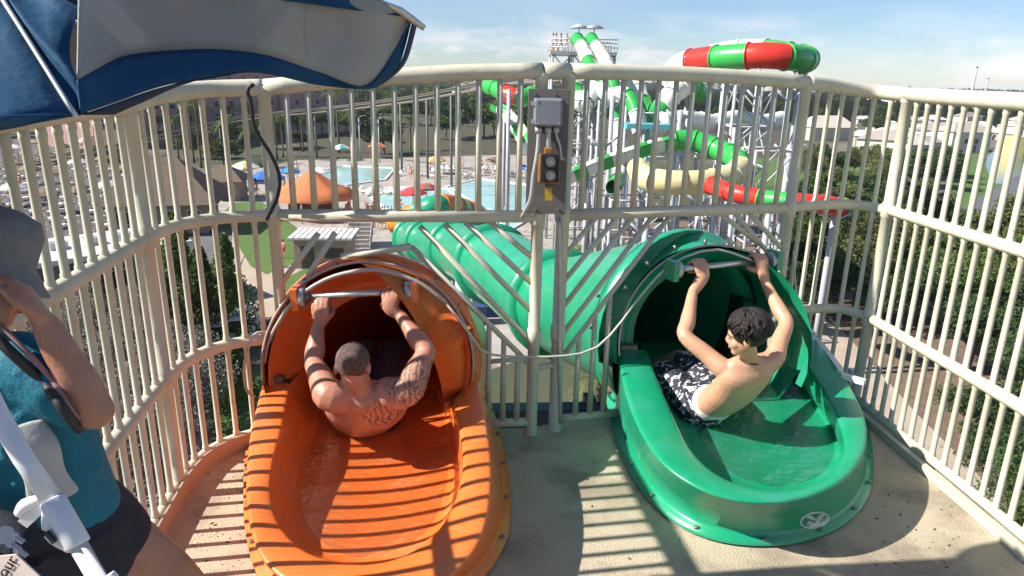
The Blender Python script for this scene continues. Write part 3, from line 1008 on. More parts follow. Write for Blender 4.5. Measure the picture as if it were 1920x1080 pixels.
t_.links.new(n_.outputs['Fac'], rp_.inputs['Fac']); t_.links.new(rp_.outputs[0], p_.inputs['Base Color'])
b = MB()
chain(b, [(bpel.lerp(bwst, .55), .136, .82), (bpel, .148, .84), (bpel + V(-.02, .06, -.01), .14, .8)], wide=bw, n=24)
for hp, kn in bh:
    chain(b, [(hp, .098), (hp.lerp(kn, .5), .094), (hp.lerp(kn, .88), .088)])
fuse(b, 'shorts', ms_, boy, 0.009, 3)
b = MB(); chain(b, [(bpel.lerp(bwst, .62), .137, .80), (bpel.lerp(bwst, .78), .134, .78)], wide=bw, n=24)
fuse(b, 'waistband', M['white'], boy, 0.008, 2)
b = MB(); b.tube(circle_pts(bnck + V(0, 0, -.015), V(.1, .1, 1), .052, 24), .004, 6); b.build('neck_cord', M['black'], boy)

# --- lifeguard at the left
M['skin_guard'] = skin('brown_skin', (0.42, 0.20, 0.13), (0.36, 0.16, 0.10))  # even brown over the whole body
M['teal'] = mat('teal_jersey', (0.0, 0.165, 0.25), 0.75, c2=(0.0, 0.125, 0.19), scale=4, bump=0.8, bscale=9)
M['navy'] = mat('navy_shorts_fabric', (0.010, 0.012, 0.022), 0.8, c2=(0.016, 0.018, 0.032), scale=6, bump=0.3, bscale=18)
M['hat'] = mat('grey_hat_cloth', (0.20, 0.205, 0.215), 0.85, c2=(0.17, 0.175, 0.185), scale=30, bump=0.2, bscale=200)
M['panel'] = mat('light_grey_jersey_panel', (0.42, 0.42, 0.41), 0.8, bump=0.2, c2=(0.36, 0.36, 0.35), scale=8)
gh = PY(-34, 522, 1.50)
gM = basis((0.72, 0.62, -0.42), (0.25, 0.2, 1))
gsR, gsL = PY(52, 690, 1.40), PY(-190, 690, 1.36)
gwd = (gsR - gsL).normalized()
gpel, gwst, gchs, gupp, gnck = PY(95, 985, 1.46), PY(70, 900, 1.44), PY(5, 775, 1.42), PY(-40, 690, 1.42), PY(-35, 610, 1.46)
gel, gwr, ghd = PY(178, 772, 1.36), PY(88, 612, 1.36), PY(60, 572, 1.36)
b = MB()
chain(b, [(gpel, .155, .8), (gwst, .135, .75), (gchs, .165, .62), (gupp, .14, .55)], wide=gwd, n=26)
chain(b, [(gupp, .075, .8), (gnck, .054), (gh - V(0, 0, .03), .052)])
chain(b, [(gupp.lerp(gsR, .6), .07), (gsR, .062), (gsR.lerp(gel, .5), .050), (gel, .040)], n=16)
chain(b, [(gel, .040), (gel.lerp(gwr, .3), .042), (gel.lerp(gwr, .7), .034), (gwr, .028)], n=16)
# hand curled under the chin
hd = (ghd - gwr).normalized(); hs = V(.55, -.75, 0).normalized(); hs = (hs - hd * hs.dot(hd)).normalized(); hn = hd.cross(hs)
chain(b, [(gwr, .028, .8), (gwr + hd * .045, .038, .5), (gwr + hd * .085, .042, .42)], wide=hs)
for i in range(4):
    o = hs * (i - 1.5) * .021
    s0 = gwr + hd * .088 + o
    chain(b, [(s0, .0105), (s0 + hd * .03 - hn * .01, .0098), (s0 + hd * .038 - hn * .034, .009), (s0 + hd * .018 - hn * .046, .008)], n=10, sub=3)
chain(b, [(gwr + hd * .03 + hs * .03, .015), (gwr + hd * .065 + hs * .048 - hn * .012, .012), (gwr + hd * .10 + hs * .045 - hn * .02, .010)], n=10)
# other arm folded across the belly
chain(b, [(gupp.lerp(gsL, .6), .07), (gsL, .062), (gsL + V(-.02, .0, -.27), .042), (gsL + V(-.01, .05, -.42), .036), (gsL + V(.0, .10, -.50), .03)], n=16)
g2 = gsL + V(.0, .10, -.50)
chain(b, [(g2, .028, .8), (g2 + V(.0, .02, -.045), .038, .5), (g2 + V(.0, .03, -.085), .04, .45)])
for i in range(4):
    s0 = g2 + V((i - 1.5) * .02, .032, -.09)
    chain(b, [(s0, .010), (s0 + V(.0, .01, -.03), .0095), (s0 + V(.0, .0, -.05), .008)], n=10, sub=3)
chain(b, [(g2 + V(.03, 0, -.03), .014), (g2 + V(.05, .02, -.06), .010)], n=10)
head(b, gh, gM, 1.0)
gk = PY(365, 1130, 1.62); ghip = PY(150, 975, 1.50)
ga = V(gk.x - .02, gk.y + .05, .09)
gk2 = PY(170, 1190, 1.52); ghip2 = PY(0, 1000, 1.40); ga2 = V(gk2.x - .1, gk2.y + .02, .09)
for hp, kn, an in ((ghip, gk, ga), (ghip2, gk2, ga2)):
    chain(b, [(hp, .105), (hp.lerp(kn, .5), .092), (kn, .062), (kn.lerp(an, .3), .058), (an, .038)], n=18)
    chain(b, [(an, .038), (V(an.x + .06, an.y + .06, .045), .036, .8), (V(an.x + .14, an.y + .12, .035), .030, .8)], n=14)
guard = fuse(b, 'person', M['skin_guard'], voxel=0.0065, smooth=4)
tag(guard, 'lifeguard in grey hat, teal jersey and dark shorts leaning with chin on hand', 'person')
face_marks(guard, gh, gM, 1.0, M['lip'], M['hair'])
b = MB()
chain(b, [(gpel.lerp(gwst, .35), .165, .8), (gwst, .156, .76), (gchs, .180, .64), (gupp, .158, .58), (gupp + V(0, 0, .03), .09, .7)], wide=gwd, n=28)
chain(b, [(gupp.lerp(gsR, .6), .082), (gsR, .078), (gsR.lerp(gel, .4), .072), (gsR.lerp(gel, .66), .068)], n=18)
chain(b, [(gupp.lerp(gsL, .6), .082), (gsL, .078), (gsL + V(.02, .02, -.2), .07)], n=18)
# rolled folds
for k in range(9):
    q = gwst.lerp(gchs, k / 8)
    s_ = 1 if k % 2 else -1
    chain(b, [(q + gwd * (.02 + .09 * rnd.random()) + V(0, -.115, .02 * s_), .016), (q + gwd * .10 + V(0, -.095, .03), .020), (q + gwd * .155 + V(0, -.02, .05), .012)], n=10)
fuse(b, 'jersey', M['teal'], guard, 0.008, 5)
b = MB()
q0, q1, q2, q3 = PY(50, 800, 1.325), PY(66, 845, 1.315), PY(84, 890, 1.325), PY(100, 930, 1.33)
chain(b, [(q0, .036, .26), (q1, .046, .30), (q2, .040, .22), (q3, .050, .28)], wide=(1, .45, 0), n=16)
b.build('jersey_panel', M['panel'], guard)
b = MB()
chain(b, [(gpel.lerp(gwst, .4), .165, .82), (gpel, .18, .85), (gpel + V(.02, 0, -.1), .17, .8)], wide=gwd, n=26)
for hp, kn in ((ghip, gk), (ghip2, gk2)):
    chain(b, [(hp, .122), (hp.lerp(kn, .10), .118), (hp.lerp(kn, .20), .112)], n=20)
fuse(b, 'shorts', M['navy'], guard, 0.009, 5)
# bucket hat
b = MB()
prof = [(0, .118), (.05, .116), (.085, .104), (.100, .075), (.103, .03), (.106, .0), (.128, -.022), (.150, -.046), (.152, -.050), (.148, -.051), (.124, -.030), (.098, -.006)]
hM = basis((0.66, 0.62, -0.42), (.36, .28, 1))
hc = gh + hM @ V(0, -.01, .05)
rows = []
for r_, z_ in prof:
    r_ *= .92
    rows.append([hc + hM @ V(max(r_, .001) * math.cos(2 * math.pi * k / 40) * .95, max(r_, .001) * math.sin(2 * math.pi * k / 40) * 1.05, z_ + (.008 * math.sin(3 * 2 * math.pi * k / 40) if r_ > .11 else 0)) for k in range(40)])
b.rings(rows)
b.build('bucket_hat', M['hat'], guard)
b = MB()
b.tube(catmull([PY(-40, 600, 1.34), PY(20, 660, 1.32), PY(80, 715, 1.335), PY(118, 766, 1.29), PY(150, 805, 1.34)], 18), .011, 8); b.build('shoulder_strap', M['black'], guard)
b = MB()
b.tube(catmull([PY(-20, 590, 1.36), PY(40, 650, 1.335), PY(98, 712, 1.33), PY(130, 765, 1.30), PY(158, 800, 1.35)], 18), .006, 8); b.build('lanyard', mat('faded_pink_webbing', (.30, .16, .17), .8), guard)
# hip bag with key fob and printed card
bag = empty('hip_bag', PY(10, 1030, 1.22), 0, 'dark hip bag with clipped keys and a printed card at the lifeguard\'s waist', 'bag')
def bag_l(px, py, Y): return PY(px, py, Y) - PY(10, 1030, 1.22)
b = MB(); chain(b, [(bag_l(-60, 1000, 1.24), .06, .6), (bag_l(30, 1020, 1.24), .065, .6), (bag_l(60, 1100, 1.22), .05, .6)], n=18); b.build('pouch', M['navy'], bag)
b = MB(); b.tube([bag_l(8, 1003, 1.155), bag_l(8, 1003, 1.165)], .017, 20); b.build('key_reel', M['galv'], bag)
for q in ((28, 1025), (42, 1038), (36, 1012)):
    b = MB(); b.bar(bag_l(q[0] - 8, q[1] - 6, 1.15), bag_l(q[0] + 9, q[1] + 5, 1.15), .010, .003); b.tube([bag_l(q[0] - 9, q[1] - 6, 1.15), bag_l(q[0] - 9, q[1] - 6, 1.154)], .008, 10); b.build('key', M['steel'], bag)
M['card'] = mat('printed_card', (.60, .50, .44), .6)
cpts = [bag_l(-20, 1045, 1.14), bag_l(30, 1040, 1.14), bag_l(95, 1100, 1.12), bag_l(10, 1130, 1.12)]
b = MB(); b.add([p for p in cpts] + [p + V(0, .003, 0) for p in cpts], [(0, 1, 2, 3), (7, 6, 5, 4), (0, 4, 5, 1), (1, 5, 6, 2), (2, 6, 7, 3), (3, 7, 4, 0)]); cardo = b.build('card', M['card'], bag)
ct = bpy.data.curves.new('lettering', 'FONT'); ct.body = 'tour'; ct.size = .032; ct.extrude = .0006
tt = bpy.data.objects.new('lettering', ct); col.objects.link(tt)
tme = bpy.data.meshes.new_from_object(tt.evaluated_get(bpy.context.evaluated_depsgraph_get())); bpy.data.objects.remove(tt)
tme.materials.clear(); tme.materials.append(M['black'])
to = bpy.data.objects.new('lettering', tme); col.objects.link(to); to.parent = cardo
ex = (cpts[1] - cpts[0]).normalized(); ez = (cpts[0] - cpts[3]); ez = (ez - ex * ez.dot(ex)).normalized(); en = ex.cross(ez)
ang = R(48); ex2 = ex * math.cos(ang) + ez * math.sin(ang); ez2 = en.cross(ex2)
mw = Matrix((ex2, ez2, en)).transposed().to_4x4(); mw.translation = cpts[3].lerp(cpts[0], .45) + en * .004 + ex * .012
if en.y > 0: pass
to.matrix_local = mw
# ------------------------------------------------------------------ umbrella over the lifeguard
def fabric(name, c, c2, c3=None):
    m = mat(name, c, 0.8, c2=c2, scale=2.2, c3=c3, scale3=1.7, lo3=0.5, hi3=0.72, bump=0.9, bscale=3.5)
    t = m.node_tree; p = t.nodes['Principled BSDF']
    tr = t.nodes.new('ShaderNodeBsdfTranslucent')
    t.links.new(p.inputs['Base Color'].links[0].from_socket, tr.inputs['Color'])
    ms = t.nodes.new('ShaderNodeMixShader'); ms.inputs[0].default_value = 0.3
    t.links.new(p.outputs[0], ms.inputs[1]); t.links.new(tr.outputs[0], ms.inputs[2])
    t.links.new(ms.outputs[0], t.nodes['Material Output'].inputs['Surface'])
    return m
M['cloth_white'] = fabric('faded_white_canvas', (0.40, 0.395, 0.385), (0.32, 0.32, 0.315), (0.42, 0.31, 0.23))
M['cloth_blue'] = fabric('royal_blue_canvas', (0.008, 0.085, 0.19), (0.006, 0.07, 0.16))
M['pole_white'] = mat('white_pole_enamel', (0.72, 0.72, 0.74), 0.35, c2=(0.64, 0.64, 0.66), scale=12)
umb = empty('parasol', (0, 0, 0), 0, 'tattered blue and white parasol on a leaning white pole', 'parasol')
hub = PY(-430, -330, 1.75)
hem = catmull([PY(150, 214, 1.22), PY(215, 192, 1.30), PY(300, 163, 1.42), PY(400, 143, 1.56), PY(480, 134, 1.68), PY(590, 157, 1.92), (PY(690, 165, 2.08)), PY(722, 148, 2.14), PY(752, 112, 2.18), PY(772, 38, 2.20)], 61)
brd = catmull([PY(143, 150, 1.24), PY(180, 130, 1.32), PY(225, 108, 1.42), PY(285, 99, 1.52), PY(400, 93, 1.66), PY(500, 105, 1.78), PY(600, 136, 1.94), PY(688, 160, 2.07), PY(738, 92, 2.16), PY(770, 36, 2.195)], 61)
topw = catmull([PY(147, -60, 1.42), PY(250, -160, 1.56), PY(420, -170, 1.72), PY(560, -95, 1.90), PY(640, -45, 2.0), PY(716, 2, 2.10), PY(771, 33, 2.195)], 61)
def patch(rows, name, m, par, n=8, bulge=0.0):
    out = []
    for i in range(len(rows) - 1):
        for k in range(n):
            t = k / n
            out.append([rows[i][j].lerp(rows[i + 1][j], t) + V(0, 0.02 * math.sin(j * .35) * math.sin(math.pi * t), bulge * math.sin(math.pi * t)) for j in range(len(rows[0]))])
    out.append(rows[-1])
    b = MB(); b.rings(out, closed=False)
    o = b.build(name, m, par)
    sm_ = o.modifiers.new('thick', 'SOLIDIFY'); sm_.thickness = 0.003
    return o
patch([topw, brd], 'canopy_panel', M['cloth_white'], umb, 12)
patch([brd, hem], 'canopy_border', M['cloth_blue'], umb, 4)
inner = [p + V(0.0, .10, -.004) + V(0, 0, .02 * math.sin(math.pi * i / 60)) for i, p in enumerate(hem)]
patch([[p + V(0, .012, .0) for p in hem], inner], 'canopy_hem_fold', mat('navy_canvas', (0.008, 0.02, 0.07), .8, c2=(.006, .016, .055), scale=5), umb, 3)
ribA = catmull([hub, PY(-180, -160, 1.60), PY(-40, -75, 1.45), PY(25, 15, 1.34), PY(150, 214, 1.22)], 31)
edgeW = catmull([PY(147, -60, 1.42), PY(147, 0, 1.38), PY(131, 70, 1.30), PY(132, 110, 1.27), PY(143, 150, 1.24), PY(150, 214, 1.225)], 31)
patch([ribA[8:], catmull(edgeW, 31)[8:]], 'canopy_panel', M['cloth_blue'], umb, 5)
hemL = catmull([PY(150, 214, 1.22), PY(60, 214, 1.14), PY(-30, 224, 1.05), PY(-260, 290, 0.95)], 31)
patch([catmull([hub, PY(-500, 100, 1.2), PY(-260, 290, .95)], 31), ribA], 'canopy_panel', M['cloth_blue'], umb, 8)
b = MB()
poly = [ribA[-1]] + hemL[1:]
# gusset between the blue panel's chord and its hem
ch = [ribA[-1].lerp(PY(-260, 290, .95), i / 30) for i in range(31)]
patch([ch, hemL], 'canopy_border', M['cloth_blue'], umb, 2)
patch([[hub.lerp(topw[0], i / 60) for i in range(61)], topw], 'canopy_panel', M['cloth_blue'], umb, 10)
# far side of the canopy
tipT = PY(772, 36, 2.2)
far_tips = [tipT, V(hub.x + .5, 2.12, 2.02), V(hub.x - .1, 2.05, 1.95), V(hub.x - .45, 1.55, 1.95), PY(-260, 290, .95)]
for i in range(4):
    a, c = far_tips[i], far_tips[i + 1]
    hm_ = [a.lerp(c, k / 20) - V(0, 0, .05 * math.sin(math.pi * k / 20)) for k in range(21)]
    patch([[hub + (a - hub) * .03 for _ in hm_], hm_], 'canopy_panel', M['cloth_white'] if i % 2 else M['cloth_blue'], umb, 6, 0.07)
M['rib'] = mat('aluminium_rib', (0.55, 0.54, 0.52), 0.4, metal=0.6)
b = MB(); b.tube([p + V(.0, -.012, -.004) for p in ribA], .0045, 8); b.build('rib', M['rib'], umb)
b = MB(); b.tube(catmull([hub, PY(300, -200, 1.85), PY(716, 2, 2.11), PY(775, 38, 2.2), PY(796, 53, 2.2)], 30), [.0045] * 27 + [.011, .011, .009], 8); b.build('rib', M['rib'], umb)
for i in range(1, 5):
    b = MB(); b.tube(catmull([hub, hub.lerp(far_tips[i], .5) + V(0, 0, .08), far_tips[i]], 12), .0045, 6); b.build('rib', M['rib'], umb)
# leaning white pole
pA, pB = PY(-40, 700, 1.12), PY(182, 1083, 1.0)
pd = (pB - pA).normalized()
top = hub
b = MB(); b.tube(catmull([top, top.lerp(pA, .5), pA, pA.lerp(pB, .62)], 20), .0165, 20); b.build('pole', M['pole_white'], umb)
jt = pA.lerp(pB, .62)
b = MB(); b.tube([jt, jt + pd * .004, jt + pd * .09, jt + pd * .094], [.0185, .0205, .0205, .0185], 20); o = b.build('pole_joint', M['pole_white'], umb)
sidev = pd.cross(V(0, 1, 0)).normalized()
if sidev.x > 0: sidev = -sidev
b = MB(); chain(b, [(jt + pd * .015 + sidev * .012, .014), (jt + pd * .05 + sidev * .026, .018), (jt + pd * .085 + sidev * .012, .014)], n=14); b.build('joint_lug', M['pole_white'], o)
b = MB(); b.bar(jt + pd * .04 + sidev * .02 + V(0, -.022, 0), jt + pd * .062 + sidev * .016 + V(0, -.022, 0), .006, .01); b.build('joint_slot', M['black'], o)
foot_z = 0.02
ft = jt + pd * ((foot_z - jt.z) / pd.z)
b = MB(); b.tube([jt + pd * .09, ft], .0145, 20); b.build('lower_pole', M['pole_white'], umb)
b = MB(); b.bar(jt + pd * .17 - sidev * .016, jt + pd * .17 - sidev * .034, .010, .012); b.build('lock_button', M['white'], umb)
kq = jt - pd * .012
b = MB(); chain(b, [(kq + sidev * .02, .008), (kq + sidev * .05 - pd * .004, .013), (kq + sidev * .066, .011)], n=12); b.build('clamp_knob', M['white'], umb)
b = MB(); b.bar(kq + sidev * .02 + pd * .012, kq + sidev * .075 + pd * .02, .006, .02); b.build('clamp_lever', M['white'], umb)
b = MB(); b.tube([V(ft.x, ft.y, .004), V(ft.x, ft.y, .05), V(ft.x, ft.y, .08)], [.24, .24, .05], 28); b.build('base_weight', mat('concrete_base', (.4, .39, .37), .8, c2=(.33, .32, .3), scale=20), umb)

# ------------------------------------------------------------------ control gear on the centre posts
plY = 3.63
def box_px(name, x0, y0, x1, y1, Y, th, m, parent=None, bev=0.006):
    a, c = PY(x0, y0, Y), PY(x1, y1, Y)
    o = MB().box(((a.x + c.x) / 2, Y + th / 2, (a.z + c.z) / 2), (abs(c.x - a.x), th, abs(a.z - c.z))).build(name, m, parent)
    if bev:
        md = o.modifiers.new('bev', 'BEVEL'); md.width = bev; md.segments = 2
    return o
bb = box_px('backing_board', 991, 166, 1059, 402, 3.625, .018, M['board'], None, .002)
tag(bb, 'dark grey backing board strapped upright between the two centre posts', 'board')
for q in ((1003, 176), (1040, 176), (1003, 392), (1046, 392)):
    a = PY(*q, 3.625); b = MB(); b.tube([a, a - V(0, .008, 0)], .008, 8); b.build('bolt', M['bolt'], bb)
jb = empty('junction_box', (0, 0, 0), 0, 'square grey electrical box at the top of the backing board', 'electrical box')
box_px('enclosure', 1002, 184, 1054, 238, 3.545, .08, M['ebox'], jb, .008)
box_px('cover', 1004.5, 186.5, 1051.5, 235.5, 3.537, .01, M['ebox'], jb, .004)
for q in ((1008, 190), (1048, 190), (1008, 232), (1048, 232)):
    a = PY(*q, 3.537); b = MB(); b.tube([a, a - V(0, .003, 0)], .005, 8); b.build('screw', M['galv'], jb)
for y in (194, 228):
    a = PY(1000, y, 3.56); b = MB(); b.box(a, (.022, .03, .018)); b.build('hinge', M['galv'], jb)
def pipe(pts, r, nm, m, par, n=10):
    b = MB(); b.tube(catmull(pts, 24), r, n); return b.build(nm, m, par)
pipe([PY(1028, 238, 3.59), PY(1028, 262, 3.59), PY(1028, 282, 3.59)], .014, 'conduit', M['galv'], jb)
pipe([PY(1010, 238, 3.59), PY(1010, 255, 3.585), PY(1007, 290, 3.58), PY(1000, 330, 3.58), PY(995, 372, 3.58), PY(985, 395, 3.6), PY(978, 408, 3.62)], .011, 'conduit', M['galv'], jb)
pipe([PY(1043, 238, 3.60), PY(1043, 252, 3.60), PY(1050, 275, 3.60), PY(1052, 300, 3.60)], .007, 'conduit', M['galv'], jb)
for x in (1010, 1028, 1043):
    b = MB(); b.tube([PY(x, 238, 3.59), PY(x, 249, 3.59)], .019 if x != 1043 else .016, 8); b.build('conduit_fitting', M['galv'], jb)
sg = empty('signal_light', (0, 0, 0), 0, 'small amber and black start signal with two unlit round lenses', 'signal light')
box_px('housing', 1010, 289, 1049, 345, 3.56, .06, M['amber'], sg, .01)
box_px('face_plate', 1014, 288, 1048, 342, 3.55, .012, M['black'], sg, .008)
box_px('neck', 1021, 276, 1036, 290, 3.57, .035, M['amber'], sg, .006)
for y in (303, 329):
    c0 = PY(1032, y, 3.55)
    b = MB(); b.tube([c0, c0 - V(0, .014, 0)], .034, 24, caps=False); r_ = b.build('lens_hood', M['black'], sg)
    b = MB(); b.ell(c0, (.030, .010, .030)); b.build('lens', M['lens'], sg)
tg = box_px('warning_tag', 1021, 352, 1035, 376, 3.58, .004, mat('yellow_tag', (.45, .30, .04), .6, c2=(.5, .33, .03), scale=60), None, 0)
tag(tg, 'small yellow tag hanging under the start signal', 'tag')
hc_ = [PY(x, y, Y) for x, y, Y in ((1003, 792, 3.7), (1000, 700, 3.66), (1002, 610, 3.64), (1003, 520, 3.64), (1001, 440, 3.63), (992, 400, 3.62))]
o = pipe([PY(1048, 410, 3.70), PY(1050, 520, 3.70), PY(1049, 660, 3.70), PY(1051, 792, 3.72)], .012, 'conduit', M['galv'], None)
tag(o, 'grey conduit running down the right centre post', 'conduit')

# rubber edged cable from the orange mouth to the green mouth, hanging between them
hose = pipe([PY(835, 566, 3.35), PY(850, 585, 3.36), PY(888, 636, 3.40), PY(905, 659, 3.50), PY(950, 668, 3.58), PY(1050, 668, 3.62), PY(1110, 656, 3.68), PY(1150, 622, 3.72), PY(1200, 556, 3.76), PY(1250, 502, 3.78), PY(1300, 476, 3.80), PY(1350, 468, 3.83), PY(1420, 492, 3.93)], .0065, 'cable', M['hose'], None)
tag(hose, 'pale cable slung from the orange slide mouth across to the green slide mouth', 'cable')
cab2 = pipe([PY(835, 566, 3.35), PY(790, 532, 3.345), PY(740, 513, 3.34), PY(690, 506, 3.34), PY(620, 520, 3.35), PY(560, 556, 3.36), PY(525, 600, 3.37), PY(502, 645, 3.38), PY(496, 680, 3.38)], .010, 'cable', M['cable'], None)
tag(cab2, 'grey cable following the arched rim of the orange slide mouth', 'cable')
cab3 = pipe([PY(505, 625, 3.45), PY(480, 625, 3.42), PY(466, 650, 3.40), PY(458, 690, 3.40), PY(462, 730, 3.40), PY(478, 745, 3.4)], .008, 'cable', M['cable'], None)
tag(cab3, 'loose grey cable looping from the railing to the left foot of the orange slide', 'cable')
stp = pipe([PY(476, 158, 3.30), PY(462, 170, 3.28), PY(470, 186, 3.30), PY(478, 240, 3.32), PY(508, 290, 3.34), PY(524, 330, 3.36), PY(520, 370, 3.36), PY(500, 412, 3.36)], .009, 'strap', M['black'], None)
tag(stp, 'black strap hanging from the parasol edge over the top rail', 'strap')
cb4 = pipe([PY(1488, 470, 4.15), PY(1492, 540, 4.12), PY(1500, 600, 4.1), PY(1470, 560, 4.0)], .006, 'cable', M['hose'], None)
tag(cb4, 'thin pale wire hanging beside the right shoulder of the green mouth', 'cable')
# plank chute parts behind the green tub's right edge
wg = empty('white_bracket', (0, 0, 0), 0, 'white bracket rail between the green slide and the curved railing', 'bracket')
for a_, c_ in (((1495, 612), (1512, 632)), ((1516, 638), (1536, 664)), ((1540, 668), (1562, 700)), ((1568, 712), (1608, 722))):
    b = MB(); b.bar(PZ(*a_, .40) + V(.06, .06, 0), PZ(*c_, .40) + V(.06, .04, 0), .035, .03); b.build('bracket_piece', M['white'], wg)
p = PZ(1600, 745, .0)
b = MB(); b.bar(V(p.x - .05, p.y - .04, 0), V(p.x - .05, p.y - .04, .22), .05); b.build('bracket_post', M['white'], wg)

# oval sticker on the front of the green tub
bvh = BVHTree.FromPolygons([Vector(v.co) for v in green.data.vertices], [tuple(p.vertices) for p in green.data.polygons])
def hitg(px, py):
    h = bvh.ray_cast(V(0, 0, H), ray(px, py).normalized())
    return h
st = tag(empty('sticker', (0, 0, 0)), 'small round white emblem sticker on the front of the green tub', 'sticker')
def decal(cx_, cy_, fn, m, nm, lift):
    rows = []
    for s in (0.001, .5, 1):
        row = []
        for k in range(24):
            a = 2 * math.pi * k / 24
            dx, dy = fn(a)
            loc, nr, _, _ = hitg(cx_ + dx * s, cy_ + dy * s)
            if loc is None: return None
            if nr.dot(ray(cx_, cy_)) > 0: nr = -nr
            row.append(loc + nr * lift)
        rows.append(row)
    b = MB(); b.rings(rows); return b.build(nm, m, st)
def oval(rx, ry, rot=-.2): return lambda a: (rx * math.cos(a) * math.cos(rot) - ry * math.sin(a) * math.sin(rot), rx * math.cos(a) * math.sin(rot) + ry * math.sin(a) * math.cos(rot))
M['stick'] = mat('sticker_print', (.55, .62, .60), .5, c2=(.42, .52, .50), scale=60)
M['stick2'] = mat('sticker_green_print', (.03, .22, .14), .5)
decal(1527, 975, oval(28, 16), M['stick'], 'sticker_base', .002)
decal(1527, 975, oval(24, 12.5), M['stick2'], 'sticker_ring', .003)
decal(1530, 979, oval(19, 8), M['stick'], 'emblem', .004)
decal(1519, 969, oval(8, 3.5, .3), M['stick'], 'emblem', .004)
decal(1538, 967, oval(7, 3, -.5), M['stick'], 'emblem', .004)
decal(1524, 976, oval(6, 2, .2), M['stick2'], 'emblem', .005)
decal(1537, 978, oval(4, 2, -.2), M['stick2'], 'emblem', .005)

# thin sheets of running water in the tubs
mw_ = bpy.data.materials.new('running_water'); mw_.use_nodes = True
t_ = mw_.node_tree; t_.nodes.remove(t_.nodes['Principled BSDF'])
gl = t_.nodes.new('ShaderNodeBsdfGlossy'); gl.inputs['Roughness'].default_value = .08
tp = t_.nodes.new('ShaderNodeBsdfTransparent'); fr = t_.nodes.new('ShaderNodeFresnel'); fr.inputs['IOR'].default_value = 1.33
mx_ = t_.nodes.new('ShaderNodeMixShader'); bp = t_.nodes.new('ShaderNodeBump'); bp.inputs['Strength'].default_value = .9; bp.inputs['Distance'].default_value = .012
nz = t_.nodes.new('ShaderNodeTexNoise'); nz.inputs['Scale'].default_value = 26; nz.inputs['Detail'].default_value = 5
gg = t_.nodes.new('ShaderNodeNewGeometry'); t_.links.new(gg.outputs['Position'], nz.inputs['Vector'])
t_.links.new(nz.outputs['Fac'], bp.inputs['Height']); t_.links.new(bp.outputs[0], gl.inputs['Normal']); t_.links.new(bp.outputs[0], fr.inputs['Normal'])
fm = t_.nodes.new('ShaderNodeMath'); fm.operation = 'MULTIPLY'; fm.inputs[1].default_value = .42; t_.links.new(fr.outputs[0], fm.inputs[0]); t_.links.new(fm.outputs[0], mx_.inputs[0]); t_.links.new(tp.outputs[0], mx_.inputs[1]); t_.links.new(gl.outputs[0], mx_.inputs[2])
t_.links.new(mx_.outputs[0], t_.nodes['Material Output'].inputs['Surface'])
for root, ff, fr_ in ((orange, o_ff, .86), (green, g_ff, .9)):
    N = len(ff); grid = []
    for i in range(2, N // 2 - 2):
        a, c = ff[i], ff[N - 1 - i]; row = []
        for k in range(11):
            t = .04 + .92 * k / 10
            q = a.lerp(c, t)
            q.z += .006 + .003 * math.sin(i * 1.3 + k) - 0.030 * (1 - (2 * t - 1) ** 2) * min(1, (N / 2 - i) / 12)
            row.append(q)
        grid.append(row)
    b = MB(); b.rings(grid, closed=False); b.build('water_film', mw_, root)
# ------------------------------------------------------------------ ground of the park
M['ground'] = mat('park_ground', (0.085, 0.080, 0.050), 0.95, c2=(0.040, 0.058, 0.022), scale=.05, detail=8, c3=(0.15, 0.13, 0.10), scale3=.021, lo3=.52, hi3=.60)
M['lawn'] = mat('lawn', (0.085, 0.15, 0.028), 0.95, c2=(0.065, 0.125, 0.022), scale=.7, bump=.3, bscale=6)
M['path'] = mat('sandy_path', (0.42, 0.34, 0.26), 0.9, c2=(0.36, 0.29, 0.22), scale=.8, bump=.2, bscale=10)
M['asphalt'] = mat('grey_asphalt', (0.13, 0.13, 0.14), 0.9, c2=(0.10, 0.10, 0.11), scale=.5)
M['conc'] = mat('pale_concrete', (0.40, 0.36, 0.31), 0.85, c2=(0.30, 0.27, 0.235), scale=.35, c3=(.22, .20, .18), scale3=.9, lo3=.55, hi3=.62)
M['terrace'] = mat('dark_terrace', (0.10, 0.085, 0.075), 0.9, c2=(0.06, 0.055, 0.05), scale=.6, c3=(.28, .25, .22), scale3=1.3, lo3=.56, hi3=.6)
M['woodfloor'] = mat('wood_floor', (0.045, 0.05, 0.022), 0.95, c2=(0.07, 0.06, 0.035), scale=.3)
M['gravel'] = mat('grey_pink_gravel', (0.24, 0.20, 0.19), 0.95, c2=(0.15, 0.125, 0.12), scale=2.2, detail=8, c3=(.33, .28, .27), scale3=4, bump=.8, bscale=9)
M['mulch'] = mat('mulch', (0.20, 0.13, 0.09), 0.95, c2=(0.13, 0.085, 0.06), scale=2, bump=.6, bscale=12)
M['pool'] = mat('pool_water', (0.30, 0.52, 0.48), 0.12, c2=(0.42, 0.58, 0.54), scale=.35, bump=.4, bscale=3)
M['canal'] = mat('canal_water', (0.10, 0.13, 0.16), 0.15, c2=(.12, .15, .18), scale=.3)

